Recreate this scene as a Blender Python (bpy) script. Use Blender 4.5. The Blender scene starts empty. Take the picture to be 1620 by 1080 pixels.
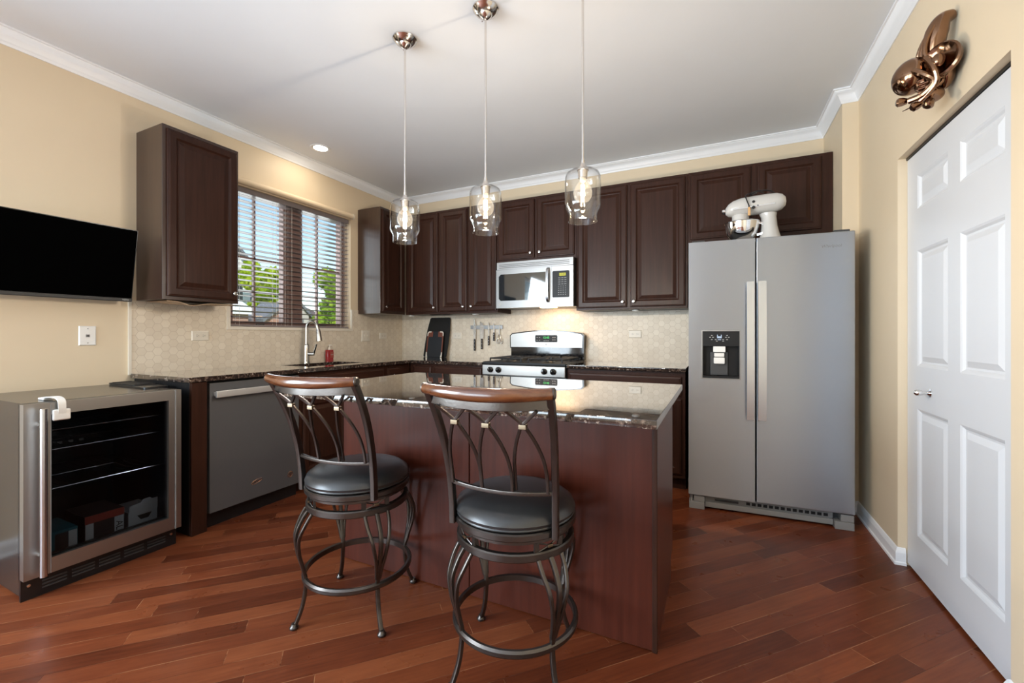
import bpy, bmesh, math, random
from mathutils import Vector, Matrix

random.seed(7)
PI = math.pi
SC = bpy.context.scene
C = SC.collection

# ------------------------------------------------------------------ camera
cam_d = bpy.data.cameras.new('camera')
cam_d.sensor_width = 36.0
cam_d.lens = 36.0 * 678.36 / 1620.0
cam_d.shift_y = -9.63 / 1620.0
cam_d.clip_start = 0.05
cam = bpy.data.objects.new('camera', cam_d)
C.objects.link(cam)
cam.location = (3.3551, -4.0057, 1.1553)
cam.rotation_euler = (PI / 2, 0, math.radians(25.584))
SC.camera = cam

# ------------------------------------------------------------------ colour management
SC.view_settings.view_transform = 'Standard'
SC.view_settings.look = 'None'
SC.view_settings.exposure = 0.74
SC.view_settings.gamma = 1.0
SC.view_settings.use_curve_mapping = False
SC.cycles.use_denoising = True
SC.cycles.max_bounces = 10
SC.cycles.diffuse_bounces = 6
SC.cycles.glossy_bounces = 6
SC.cycles.transmission_bounces = 10
SC.cycles.transparent_max_bounces = 16
SC.cycles.caustics_reflective = False
SC.cycles.caustics_refractive = False
SC.cycles.sample_clamp_indirect = 4.0

# ------------------------------------------------------------------ world, sun, daylight through the windows
world = bpy.data.worlds.new('sky')
SC.world = world
world.use_nodes = True
wn = world.node_tree
wn.nodes.clear()
wo = wn.nodes.new('ShaderNodeOutputWorld')
bg = wn.nodes.new('ShaderNodeBackground')
sky = wn.nodes.new('ShaderNodeTexSky')
sky.sky_type = 'NISHITA'
sky.sun_disc = False
sky.sun_elevation = math.radians(48)
sky.sun_rotation = math.radians(150)
sky.air_density = 1.0
sky.dust_density = 0.2
sky.ozone_density = 1.5
bg.inputs['Strength'].default_value = 0.155
wn.links.new(sky.outputs[0], bg.inputs[0])
wn.links.new(bg.outputs[0], wo.inputs[0])

sun_d = bpy.data.lights.new('sun', 'SUN')
sun_d.energy = 3.0
sun_d.angle = math.radians(0.6)
sun_d.color = (1.0, 0.95, 0.87)
sun = bpy.data.objects.new('sun', sun_d)
C.objects.link(sun)
sun.rotation_euler = Vector((-0.62, 0.42, -0.66)).to_track_quat('-Z', 'Y').to_euler()


def area(name, loc, direction, sx, sy, power, color):
    d = bpy.data.lights.new(name, 'AREA')
    d.shape = 'RECTANGLE'
    d.size = sx
    d.size_y = sy
    d.energy = power
    d.color = color
    o = bpy.data.objects.new(name, d)
    C.objects.link(o)
    o.location = loc
    o.rotation_euler = Vector(direction).to_track_quat('-Z', 'Y').to_euler()
    return o


# rear window lamp, tilted up as added fill for the ceiling; daylight entering the window in the left wall behind the camera, the sink window
area('rear_daylight_fill', (1.25, -7.12, 1.30), (0.30, 1, 0.45), 2.1, 2.2, 85, (0.75, 0.88, 1.0))
area('daylight_left', (0.10, -5.35, 1.35), (1, 0.15, -0.30), 1.9, 1.9, 125, (0.75, 0.88, 1.0))
area('daylight_sink', (-0.30, -1.38, 1.80), (1, 0, -0.1), 1.1, 1.0, 12, (0.95, 0.97, 1.0))


# ------------------------------------------------------------------ materials
class NB:
    def __init__(self, name):
        self.m = bpy.data.materials.new(name)
        self.m.use_nodes = True
        self.t = self.m.node_tree
        self.t.nodes.clear()
        self.out = self.t.nodes.new('ShaderNodeOutputMaterial')

    def n(self, typ, **kw):
        nd = self.t.nodes.new(typ)
        for k, v in kw.items():
            setattr(nd, k, v)
        return nd

    def put(self, sock, v):
        if v is None:
            return
        if hasattr(v, 'is_output') or isinstance(v, bpy.types.NodeSocket):
            self.t.links.new(v, sock)
        else:
            sock.default_value = v

    def math(self, op, a, b=None, c=None, clamp=False):
        nd = self.n('ShaderNodeMath', operation=op, use_clamp=clamp)
        self.put(nd.inputs[0], a)
        self.put(nd.inputs[1], b)
        self.put(nd.inputs[2], c)
        return nd.outputs[0]

    def vmath(self, op, a, b=None):
        nd = self.n('ShaderNodeVectorMath', operation=op)
        self.put(nd.inputs[0], a)
        self.put(nd.inputs[1], b)
        return nd.outputs[1] if op in ('DOT_PRODUCT', 'LENGTH') else nd.outputs[0]

    def coord(self, which='Object'):
        return self.n('ShaderNodeTexCoord').outputs[which]

    def noise(self, vec, scale, detail=3, rough=0.5, mscale=None):
        if mscale is not None:
            mp = self.n('ShaderNodeMapping')
            mp.inputs['Scale'].default_value = mscale
            self.put(mp.inputs['Vector'], vec)
            vec = mp.outputs[0]
        nd = self.n('ShaderNodeTexNoise')
        self.put(nd.inputs['Vector'], vec)
        nd.inputs['Scale'].default_value = scale
        nd.inputs['Detail'].default_value = detail
        nd.inputs['Roughness'].default_value = rough
        return nd.outputs['Fac']

    def ramp(self, fac, stops):
        nd = self.n('ShaderNodeValToRGB')
        self.put(nd.inputs[0], fac)
        el = nd.color_ramp.elements
        while len(el) < len(stops):
            el.new(0.5)
        for e, (p, c) in zip(el, stops):
            e.position = p
            e.color = tuple(c) + (1,) if len(c) == 3 else c
        return nd.outputs[0]

    def mix(self, fac, a, b):
        nd = self.n('ShaderNodeMix', data_type='RGBA')
        self.put(nd.inputs[0], fac)
        for s, v in ((nd.inputs[6], a), (nd.inputs[7], b)):
            if isinstance(v, tuple) and len(v) == 3:
                v = v + (1,)
            self.put(s, v)
        return nd.outputs[2]

    def bump(self, h, strength=0.2, dist=0.005):
        nd = self.n('ShaderNodeBump')
        nd.inputs['Strength'].default_value = strength
        nd.inputs['Distance'].default_value = dist
        self.put(nd.inputs['Height'], h)
        return nd.outputs[0]

    def pbr(self, color=(0.8, 0.8, 0.8), rough=0.5, metal=0.0, spec=0.5, normal=None, **kw):
        nd = self.n('ShaderNodeBsdfPrincipled')
        if isinstance(color, tuple) and len(color) == 3:
            color = color + (1,)
        self.put(nd.inputs['Base Color'], color)
        self.put(nd.inputs['Roughness'], rough)
        self.put(nd.inputs['Metallic'], metal)
        self.put(nd.inputs['Specular IOR Level'], spec)
        if normal is not None:
            self.put(nd.inputs['Normal'], normal)
        for k, v in kw.items():
            self.put(nd.inputs[k.replace('_', ' ')], v)
        return nd

    def done(self, sh):
        self.t.links.new(sh.outputs[0], self.out.inputs[0])
        return self.m


def mat_plain(name, color, rough=0.5, metal=0.0, spec=0.5, var=0.04, scale=6.0, bump=0.0, bscale=80, **kw):
    b = NB(name)
    co = b.coord()
    f = b.noise(co, scale, 3)
    lo = tuple(max(0, c * (1 - var)) for c in color)
    hi = tuple(min(1, c * (1 + var)) for c in color)
    col = b.mix(f, lo, hi)
    nrm = b.bump(b.noise(co, bscale, 2), bump, 0.002) if bump else None
    return b.done(b.pbr(col, rough, metal, spec, nrm, **kw))


def mat_wood(name, dark, light, rough=0.3, axis=2, coat=0.15, spec=0.5):
    b = NB(name)
    co = b.coord()
    ms = [22.0, 22.0, 22.0]
    ms[axis] = 1.2
    f = b.noise(co, 2.2, 5, 0.6, tuple(ms))
    g = b.noise(co, 1.3, 2)
    k = b.math('ADD', b.math('MULTIPLY', f, 0.75), b.math('MULTIPLY', g, 0.25))
    col = b.ramp(k, [(0.33, dark), (0.66, light)])
    return b.done(b.pbr(col, rough, 0, spec, None, Coat_Weight=coat, Coat_Roughness=0.2))


def mat_brushed(name, color, rough=0.3, rot=0.0, aniso=0.0, axis=0):
    b = NB(name)
    co = b.coord()
    ms = [260.0, 260.0, 260.0]
    ms[axis] = 2.0
    f = b.noise(co, 1.0, 2, 0.5, tuple(ms))
    r = b.math('MULTIPLY_ADD', f, 0.004, rough - 0.002)
    p = b.pbr(color, r, 1.0)
    if aniso:
        tg = b.n('ShaderNodeTangent', direction_type='RADIAL', axis='Z')
        p.inputs['Anisotropic'].default_value = aniso
        p.inputs['Anisotropic Rotation'].default_value = rot
        b.t.links.new(tg.outputs[0], p.inputs['Tangent'])
    return b.done(p)


def mat_emit(name, color, strength):
    b = NB(name)
    e = b.n('ShaderNodeEmission')
    e.inputs[0].default_value = color + (1,)
    e.inputs[1].default_value = strength
    return b.done(e)


def mat_hex(name, u_axis):
    b = NB(name)
    co = b.coord()
    sp = b.n('ShaderNodeSeparateXYZ')
    b.put(sp.inputs[0], co)
    cb = b.n('ShaderNodeCombineXYZ')
    S = 1 / 0.0525
    b.put(cb.inputs[0], b.math('MULTIPLY_ADD', sp.outputs[2], S, 200.0))
    b.put(cb.inputs[1], b.math('MULTIPLY_ADD', sp.outputs[u_axis], S, 200 * 1.7320508))
    p = cb.outputs[0]
    R3 = (1.0, 1.7320508, 1.0)
    H3 = (0.5, 0.8660254, 0.0)
    a = b.vmath('SUBTRACT', b.vmath('MODULO', p, R3), H3)
    c = b.vmath('SUBTRACT', b.vmath('MODULO', b.vmath('SUBTRACT', p, H3), R3), H3)
    la = b.vmath('DOT_PRODUCT', a, a)
    lc = b.vmath('DOT_PRODUCT', c, c)
    sel = b.math('LESS_THAN', lc, la)
    mx = b.n('ShaderNodeMix', data_type='VECTOR')
    b.put(mx.inputs[0], sel)
    b.put(mx.inputs[4], a)
    b.put(mx.inputs[5], c)
    g = mx.outputs[1]
    ab = b.vmath('ABSOLUTE', g)
    s2 = b.n('ShaderNodeSeparateXYZ')
    b.put(s2.inputs[0], ab)
    d = b.math('MAXIMUM', s2.outputs[0], b.vmath('DOT_PRODUCT', ab, (0.5, 0.8660254, 0.0)))
    gm = b.n('ShaderNodeMapRange')
    gm.inputs['From Min'].default_value = 0.470
    gm.inputs['From Max'].default_value = 0.488
    b.put(gm.inputs['Value'], d)
    wnz = b.n('ShaderNodeTexWhiteNoise', noise_dimensions='3D')
    b.put(wnz.inputs['Vector'], b.vmath('SNAP', b.vmath('ADD', b.vmath('SUBTRACT', p, g), (0.1, 0.1, 0.1)), (0.25, 0.25, 0.25)))
    vein = b.noise(co, 22.0, 4, 0.6)
    k = b.math('ADD', b.math('MULTIPLY', wnz.outputs[0], 0.55), b.math('MULTIPLY', vein, 0.45))
    tile = b.ramp(k, [(0.2, (0.665, 0.575, 0.455)), (0.75, (0.745, 0.66, 0.535))])
    col = b.mix(gm.outputs[0], tile, (0.55, 0.455, 0.35))
    h = b.math('SUBTRACT', 1.0, gm.outputs[0])
    return b.done(b.pbr(col, 0.38, 0, 0.5, b.bump(h, 0.25, 0.002)))


def mat_floor(name):
    b = NB(name)
    co = b.coord()
    mp = b.n('ShaderNodeMapping', vector_type='TEXTURE')
    mp.inputs['Rotation'].default_value = (0, 0, math.radians(46.5))
    b.put(mp.inputs['Vector'], co)
    sp = b.n('ShaderNodeSeparateXYZ')
    b.put(sp.inputs[0], mp.outputs[0])
    u, v = sp.outputs[0], sp.outputs[1]
    W, L = 0.0815, 0.78
    vr = b.math('DIVIDE', v, W)
    row = b.math('FLOOR', vr)
    w1 = b.n('ShaderNodeTexWhiteNoise', noise_dimensions='1D')
    b.put(w1.inputs['W'], row)
    ur = b.math('ADD', b.math('DIVIDE', u, L), b.math('MULTIPLY', w1.outputs[0], 7.3))
    colu = b.math('FLOOR', ur)
    cb = b.n('ShaderNodeCombineXYZ')
    b.put(cb.inputs[0], row)
    b.put(cb.inputs[1], colu)
    w2 = b.n('ShaderNodeTexWhiteNoise', noise_dimensions='2D')
    b.put(w2.inputs['Vector'], cb.outputs[0])
    fv = b.math('FRACT', vr)
    fu = b.math('FRACT', ur)
    ev = b.math('MULTIPLY', b.math('MINIMUM', fv, b.math('SUBTRACT', 1.0, fv)), W)
    eu = b.math('MULTIPLY', b.math('MINIMUM', fu, b.math('SUBTRACT', 1.0, fu)), L)
    e = b.math('MINIMUM', ev, eu)
    ln = b.n('ShaderNodeMapRange')
    ln.inputs['From Min'].default_value = 0.0017
    ln.inputs['From Max'].default_value = 0.0005
    b.put(ln.inputs['Value'], e)
    off = b.n('ShaderNodeCombineXYZ')
    b.put(off.inputs[0], b.math('MULTIPLY', w2.outputs[0], 40.0))
    pv = b.vmath('ADD', mp.outputs[0], off.outputs[0])
    gr = b.noise(pv, 3.0, 6, 0.62, (1.6, 26.0, 1.0))
    bl = b.noise(pv, 5.0, 3, 0.5, (1.0, 3.0, 1.0))
    k = b.math('ADD', b.math('MULTIPLY', gr, 0.40), b.math('ADD', b.math('MULTIPLY', bl, 0.24), b.math('MULTIPLY', w2.outputs[0], 0.36)))
    wood = b.ramp(k, [(0.28, (0.078, 0.0180, 0.0075)), (0.5, (0.150, 0.0370, 0.0145)), (0.74, (0.235, 0.0680, 0.0260))])
    wear = b.noise(mp.outputs[0], 3.0, 4, 0.6, (1.0, 9.0, 1.0))
    wr = b.ramp(wear, [(0.44, (0.060, 0.019, 0.010)), (0.58, (0.46, 0.23, 0.11))])
    col = b.mix(b.math('MULTIPLY', ln.outputs[0], 0.55), wood, wr)
    rg = b.math('MULTIPLY_ADD', b.noise(pv, 7.0, 3), 0.16, 0.22)
    hgt = b.math('SUBTRACT', b.math('MULTIPLY', gr, 0.3), ln.outputs[0])
    return b.done(b.pbr(col, rg, 0, 0.20, b.bump(hgt, 0.22, 0.002)))


def mat_granite(name):
    b = NB(name)
    co = b.coord()
    v1 = b.n('ShaderNodeTexVoronoi')
    v1.inputs['Scale'].default_value = 130
    b.put(v1.inputs['Vector'], co)
    n1 = b.noise(co, 52, 4, 0.68)
    n2 = b.noise(co, 22, 3, 0.6)
    base = b.ramp(n1, [(0.36, (0.010, 0.008, 0.008)), (0.54, (0.045, 0.030, 0.024)), (0.68, (0.19, 0.135, 0.105))])
    sepc = b.n('ShaderNodeSeparateColor')
    b.put(sepc.inputs[0], v1.outputs['Color'])
    spk = b.math('GREATER_THAN', sepc.outputs[0], 0.90)
    c1 = b.mix(b.math('MULTIPLY', spk, b.math('GREATER_THAN', n2, 0.5)), base, (0.30, 0.25, 0.21))
    return b.done(b.pbr(c1, 0.03, 0, 0.5, None, Coat_Weight=1.0, Coat_Roughness=0.015, Coat_IOR=1.6))


def mat_glass(name, tint=(1, 1, 1), rough=0.0, ior=1.45):
    b = NB(name)
    g = b.n('ShaderNodeBsdfGlass')
    g.inputs['Color'].default_value = tint + (1,)
    g.inputs['Roughness'].default_value = rough
    g.inputs['IOR'].default_value = ior
    return b.done(g)


def mat_pane(name, tint=(0.95, 0.97, 0.97), ior=1.5, boost=1.0, glow=None):
    b = NB(name)
    tr = b.n('ShaderNodeBsdfTransparent')
    tr.inputs[0].default_value = tint + (1,)
    gl = b.n('ShaderNodeBsdfGlossy')
    gl.inputs['Roughness'].default_value = 0.01
    fr = b.n('ShaderNodeFresnel')
    ge = b.n('ShaderNodeNewGeometry')
    b.put(fr.inputs['IOR'], b.math('MULTIPLY_ADD', ge.outputs['Backfacing'], 1 / ior - ior, ior))
    mx = b.n('ShaderNodeMixShader')
    b.put(mx.inputs[0], b.math('MULTIPLY', fr.outputs[0], boost, None, True))
    b.t.links.new(tr.outputs[0], mx.inputs[1])
    b.t.links.new(gl.outputs[0], mx.inputs[2])
    if glow:
        em = b.n('ShaderNodeEmission')
        em.inputs[0].default_value = glow + (1,)
        em.inputs[1].default_value = 0.16
        ad = b.n('ShaderNodeAddShader')
        b.t.links.new(mx.outputs[0], ad.inputs[0])
        b.t.links.new(em.outputs[0], ad.inputs[1])
        mx = ad
    return b.done(mx)


def mat_brick(name):
    b = NB(name)
    br = b.n('ShaderNodeTexBrick')
    mp = b.n('ShaderNodeMapping')
    mp.inputs['Rotation'].default_value = (PI / 2, 0, PI / 2)
    b.put(mp.inputs['Vector'], b.coord())
    b.put(br.inputs['Vector'], mp.outputs[0])
    br.inputs['Color1'].default_value = (0.42, 0.22, 0.16, 1)
    br.inputs['Color2'].default_value = (0.30, 0.15, 0.11, 1)
    br.inputs['Mortar'].default_value = (0.5, 0.45, 0.4, 1)
    br.inputs['Scale'].default_value = 3.2
    return b.done(b.pbr(br.outputs[0], 0.8))


def mat_siding(name):
    b = NB(name)
    w = b.n('ShaderNodeTexWave', wave_type='BANDS', bands_direction='Z', wave_profile='SAW')
    w.inputs['Scale'].default_value = 2.0
    b.put(w.inputs['Vector'], b.coord())
    col = b.ramp(w.outputs['Fac'], [(0.0, (0.62, 0.62, 0.62)), (0.12, (0.83, 0.83, 0.83))])
    return b.done(b.pbr(col, 0.6))


def mat_leaf(name, c1, c2):
    b = NB(name)
    f = b.noise(b.coord(), 2.5, 3)
    col = b.ramp(f, [(0.35, c1), (0.65, c2)])
    d = b.n('ShaderNodeBsdfDiffuse')
    b.put(d.inputs[0], col)
    t = b.n('ShaderNodeBsdfTranslucent')
    b.put(t.inputs[0], col)
    mx = b.n('ShaderNodeMixShader')
    mx.inputs[0].default_value = 0.45
    b.t.links.new(d.outputs[0], mx.inputs[1])
    b.t.links.new(t.outputs[0], mx.inputs[2])
    return b.done(mx)


M = {}
M['wall'] = mat_plain('wall_paint', (0.705, 0.585, 0.420), 0.55, bump=0.06, bscale=160, var=0.02)
M['ceiling'] = mat_plain('ceiling_paint', (0.775, 0.815, 0.87), 0.7, bump=0.05, bscale=120, var=0.015)
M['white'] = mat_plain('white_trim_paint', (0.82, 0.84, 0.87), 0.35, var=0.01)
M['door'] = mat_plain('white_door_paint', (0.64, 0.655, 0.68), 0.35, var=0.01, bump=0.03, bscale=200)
M['floor'] = mat_floor('cherry_plank_floor')
M['hexY'] = mat_hex('hex_tile_left', 1)
M['hexX'] = mat_hex('hex_tile_back', 0)
M['wood'] = mat_wood('espresso_cherry_wood', (0.024, 0.0098, 0.0062), (0.046, 0.0178, 0.0112), 0.36, 2, 0.03, 0.18)
M['woodh'] = mat_wood('espresso_cherry_wood_level', (0.024, 0.0098, 0.0062), (0.046, 0.0178, 0.0112), 0.36, 0, 0.03, 0.18)
M['panelw'] = mat_wood('mahogany_island_panel', (0.052, 0.0120, 0.0070), (0.080, 0.0195, 0.0110), 0.30, 2, 0.03, 0.25)
M['sidew'] = mat_wood('taupe_cabinet_side', (0.030, 0.015, 0.010), (0.052, 0.026, 0.017), 0.28, 2, 0.3)
M['veneer'] = mat_wood('raw_veneer', (0.42, 0.28, 0.16), (0.55, 0.38, 0.23), 0.5, 1, 0.0)
M['granite'] = mat_granite('dark_brown_granite')
M['steel'] = mat_brushed('brushed_stainless', (0.32, 0.315, 0.31), 0.42, axis=0)
M['steelf'] = mat_brushed('brushed_stainless_refrigerator', (0.405, 0.435, 0.485), 0.36, 0.25, 0.75, axis=0)
M['steelw'] = mat_brushed('warm_stainless', (0.39, 0.375, 0.355), 0.38, axis=1)
M['bsteel'] = mat_plain('black_stainless', (0.120, 0.121, 0.126), 0.40, 0.35, var=0.05, scale=3)
M['handle'] = mat_brushed('handle_steel', (0.56, 0.58, 0.61), 0.26, axis=2)
M['satin'] = mat_plain('satin_handle_steel', (0.80, 0.80, 0.79), 0.42, 0.85, var=0.02)
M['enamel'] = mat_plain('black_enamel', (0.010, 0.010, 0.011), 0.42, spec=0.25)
M['nickel'] = mat_plain('satin_nickel', (0.72, 0.69, 0.66), 0.16, 1.0, var=0.02)
M['faucet'] = mat_plain('faucet_nickel', (0.50, 0.47, 0.43), 0.24, 1.0, var=0.02)
M['chrome'] = mat_plain('polished_steel', (0.82, 0.82, 0.82), 0.06, 1.0, var=0.01)
M['gunmetal'] = mat_plain('hammered_gunmetal', (0.105, 0.092, 0.084), 0.30, 0.9, var=0.12, scale=30, bump=0.12, bscale=140)
M['gold'] = mat_plain('antique_gold', (0.22, 0.17, 0.115), 0.35, 1.0, var=0.1)
M['leather'] = mat_plain('black_vinyl', (0.024, 0.024, 0.025), 0.32, 0, 0.7, var=0.2, scale=12, bump=0.12, bscale=60)
M['cherry'] = mat_wood('cherry_rail', (0.075, 0.022, 0.009), (0.20, 0.072, 0.026), 0.18, 0, 0.7)
M['black'] = mat_plain('black_plastic', (0.010, 0.010, 0.011), 0.28)
M['gloss'] = mat_plain('black_gloss', (0.006, 0.006, 0.007), 0.06, spec=0.6)
M['matte'] = mat_plain('matte_black', (0.013, 0.013, 0.014), 0.6, spec=0.3)
M['screen'] = mat_plain('dark_screen', (0.0012, 0.0012, 0.0012), 0.5, spec=0.0)
M['graphite'] = mat_plain('graphite_bezel', (0.05, 0.05, 0.048), 0.4)
M['iron'] = mat_plain('cast_iron', (0.016, 0.016, 0.017), 0.5, bump=0.2, bscale=150)
M['cooler'] = mat_plain('cooler_enamel', (0.030, 0.025, 0.022), 0.20, spec=0.5, bump=0.05, bscale=90)
M['plastic'] = mat_plain('white_plastic', (0.80, 0.79, 0.76), 0.35)
M['plate'] = mat_plain('cream_plastic', (0.74, 0.68, 0.58), 0.35)
M['slot'] = mat_plain('slot_dark', (0.05, 0.045, 0.04), 0.6)
M['grey'] = mat_plain('grey_plastic', (0.24, 0.24, 0.24), 0.45)
M['dgrey'] = mat_plain('dark_grey_plastic', (0.045, 0.047, 0.050), 0.4)
M['slat'] = mat_plain('blind_slat', (0.22, 0.19, 0.19), 0.4)
M['cord'] = mat_plain('blind_cord', (0.70, 0.66, 0.62), 0.8)
M['frame'] = mat_plain('brown_window_frame', (0.24, 0.15, 0.13), 0.45)
M['roller'] = mat_plain('cream_shade', (0.74, 0.60, 0.42), 0.6)
M['cglass'] = mat_pane('clear_glass', (0.985, 0.985, 0.985), 1.5, 1.3)
M['bulb'] = mat_pane('bulb_glass', (0.93, 0.90, 0.85), 1.4, 1.2, (1.0, 0.80, 0.55))
M['fil'] = mat_emit('glowing_filament', (1.0, 0.80, 0.52), 60.0)
M['filw'] = mat_emit('glowing_filament_cool', (0.92, 0.94, 1.0), 60.0)
M['lens'] = mat_emit('lit_lens', (1.0, 0.93, 0.82), 14.0)
M['hood'] = mat_emit('lit_hood_lens', (1.0, 0.62, 0.25), 9.0)
M['green'] = mat_emit('green_digits', (0.12, 0.9, 0.22), 0.9)
M['amber'] = mat_emit('amber_digits', (0.62, 0.60, 0.10), 0.7)
M['icon'] = mat_emit('lit_icons', (0.65, 0.80, 1.0), 0.8)
M['print'] = mat_plain('white_print', (0.55, 0.55, 0.53), 0.5)
M['pgrey'] = mat_plain('grey_print', (0.23, 0.23, 0.23), 0.4)
M['copper'] = mat_plain('copper_badge', (0.62, 0.38, 0.27), 0.25, 1.0)
M['bronze'] = mat_plain('polished_bronze', (0.25, 0.145, 0.090), 0.13, 1.0, var=0.25, scale=14)
M['pane'] = mat_pane('window_pane')
M['tinted'] = mat_pane('tinted_cooler_glass', (0.60, 0.62, 0.65), 1.30, 0.6)
M['mwglass'] = mat_plain('oven_window', (0.012, 0.016, 0.020), 0.05, spec=1.0, Coat_Weight=1.0, Coat_Roughness=0.02)
M['mixer'] = mat_plain('mixer_enamel', (0.56, 0.555, 0.54), 0.22, var=0.01, Coat_Weight=0.4)
M['board'] = mat_plain('black_board', (0.014, 0.013, 0.012), 0.5, spec=0.2)
M['slate'] = mat_plain('slate_board', (0.022, 0.024, 0.028), 0.5, spec=0.2)
M['redwood'] = mat_plain('reddish_fibre', (0.155, 0.042, 0.022), 0.45)
M['tan'] = mat_plain('tan_tag', (0.60, 0.36, 0.16), 0.5)
M['soap'] = mat_plain('red_soap', (0.42, 0.012, 0.018), 0.12, spec=0.6, Transmission_Weight=0.25)
M['blade'] = mat_plain('knife_steel', (0.80, 0.80, 0.80), 0.18, 1.0)
M['knifeh'] = mat_plain('knife_handle', (0.018, 0.011, 0.009), 0.35)
M['bin'] = mat_plain('cooler_interior', (0.020, 0.022, 0.026), 0.55)
M['wire'] = mat_plain('shelf_wire', (0.55, 0.56, 0.57), 0.2, 1.0)
M['boxred'] = mat_plain('red_carton', (0.33, 0.06, 0.04), 0.5)
M['boxteal'] = mat_plain('teal_carton', (0.03, 0.14, 0.17), 0.5)
M['boxwhite'] = mat_plain('white_carton', (0.50, 0.52, 0.52), 0.5)
M['boxdark'] = mat_plain('dark_carton', (0.05, 0.035, 0.03), 0.5)
M['sinkm'] = mat_plain('dark_sink', (0.030, 0.028, 0.027), 0.25, 0.3)
M['siding'] = mat_siding('white_siding')
M['brick'] = mat_brick('red_brick')
M['roof'] = mat_plain('grey_shingles', (0.16, 0.165, 0.18), 0.9, bump=0.3, bscale=12)
M['roofb'] = mat_plain('brown_shingles', (0.10, 0.075, 0.065), 0.9, bump=0.3, bscale=12)
M['leafy'] = mat_leaf('yellow_green_leaves', (0.30, 0.44, 0.02), (0.52, 0.62, 0.05))
M['leafg'] = mat_leaf('green_leaves', (0.16, 0.32, 0.03), (0.42, 0.55, 0.05))
M['bark'] = mat_plain('bark', (0.10, 0.07, 0.05), 0.9)
M['lawn'] = mat_plain('lawn_grass', (0.16, 0.26, 0.05), 0.9, var=0.3, scale=3)
M['extw'] = mat_plain('exterior_skin', (0.40, 0.22, 0.17), 0.8)


# ------------------------------------------------------------------ geometry helpers
WL = {}


def T(v):
    return Vector(v)


def box(bm, x0, x1, y0, y1, z0, z1, bev=0.0, seg=2):
    x0, x1 = min(x0, x1), max(x0, x1)
    y0, y1 = min(y0, y1), max(y0, y1)
    z0, z1 = min(z0, z1), max(z0, z1)
    vs = [bm.verts.new((x, y, z)) for x in (x0, x1) for y in (y0, y1) for z in (z0, z1)]
    idx = [(0, 1, 3, 2), (4, 6, 7, 5), (0, 4, 5, 1), (2, 3, 7, 6), (0, 2, 6, 4), (1, 5, 7, 3)]
    fs = [bm.faces.new([vs[i] for i in f]) for f in idx]
    if bev > 0:
        es = set()
        for f in fs:
            es.update(f.edges)
        bmesh.ops.bevel(bm, geom=list(es), offset=bev, segments=seg, profile=0.5, affect='EDGES', clamp_overlap=True)


def bbox_bm(*a, **k):
    bm = bmesh.new()
    box(bm, *a, **k)
    return bm


def basis(d):
    d = Vector(d).normalized()
    u = Vector((0, 0, 1)).cross(d)
    if u.length < 1e-4:
        u = Vector((1, 0, 0))
    u.normalize()
    return u, d.cross(u).normalized(), d


def lathe(bm, prof, origin=(0, 0, 0), axis=(0, 0, 1), seg=24, close=False):
    """prof: (radius, distance along the axis)"""
    u, v, d = basis(axis)
    o = Vector(origin)
    rings = []
    for r, t in prof:
        if r < 1e-6:
            rings.append([bm.verts.new(o + d * t)])
        else:
            rings.append([bm.verts.new(o + d * t + (u * math.cos(2 * PI * i / seg) + v * math.sin(2 * PI * i / seg)) * r) for i in range(seg)])
    pairs = list(zip(rings, rings[1:]))
    if close:
        pairs.append((rings[-1], rings[0]))
    for a, b in pairs:
        for i in range(seg):
            j = (i + 1) % seg
            q = [a[i % len(a)], a[j % len(a)], b[j % len(b)], b[i % len(b)]]
            w = []
            for x in q:
                if x not in w:
                    w.append(x)
            if len(w) > 2:
                try:
                    bm.faces.new(w)
                except ValueError:
                    pass


def sweep(bm, pts, section, closed=False, up=None, scales=None, caps=True):
    """sweep a 2D section [(a, b)] along pts; 'up' keeps b near that direction"""
    P = [Vector(p) for p in pts]
    n = len(P)
    tang = []
    for i in range(n):
        if closed:
            t = P[(i + 1) % n] - P[i - 1]
        else:
            t = P[min(i + 1, n - 1)] - P[max(i - 1, 0)]
        tang.append(t.normalized())
    rings = []
    ref = None
    for i in range(n):
        t = tang[i]
        if up is not None:
            b = Vector(up) - t * Vector(up).dot(t)
            if b.length < 1e-4:
                b = ref or Vector((1, 0, 0))
            b.normalize()
        else:
            if ref is None:
                _, b, _ = basis(t)
            else:
                b = ref - t * ref.dot(t)
                b.normalize()
        ref = b
        a = b.cross(t).normalized()
        s = scales[i] if scales else 1.0
        rings.append([bm.verts.new(P[i] + a * (x * s) + b * (y * s)) for x, y in section])
    m = len(section)
    rng = range(n) if closed else range(n - 1)
    for i in rng:
        A, B = rings[i], rings[(i + 1) % n]
        for k in range(m):
            bm.faces.new((A[k], A[(k + 1) % m], B[(k + 1) % m], B[k]))
    if not closed and caps:
        bm.faces.new(rings[0][::-1])
        bm.faces.new(rings[-1])


def circ(r, n=10):
    return [(r * math.cos(2 * PI * i / n), r * math.sin(2 * PI * i / n)) for i in range(n)]


def rect(w, h, c=0.0):
    if c <= 0:
        return [(-w / 2, -h / 2), (w / 2, -h / 2), (w / 2, h / 2), (-w / 2, h / 2)]
    out = []
    for cx, cy, a0 in ((w / 2 - c, -h / 2 + c, -90), (w / 2 - c, h / 2 - c, 0), (-w / 2 + c, h / 2 - c, 90), (-w / 2 + c, -h / 2 + c, 180)):
        for k in range(3):
            a = math.radians(a0 + 45 * k)
            out.append((cx + c * math.cos(a), cy + c * math.sin(a)))
    return out


def tube(bm, pts, r, n=10, closed=False, scales=None):
    sweep(bm, pts, circ(r, n), closed, None, scales)


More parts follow.
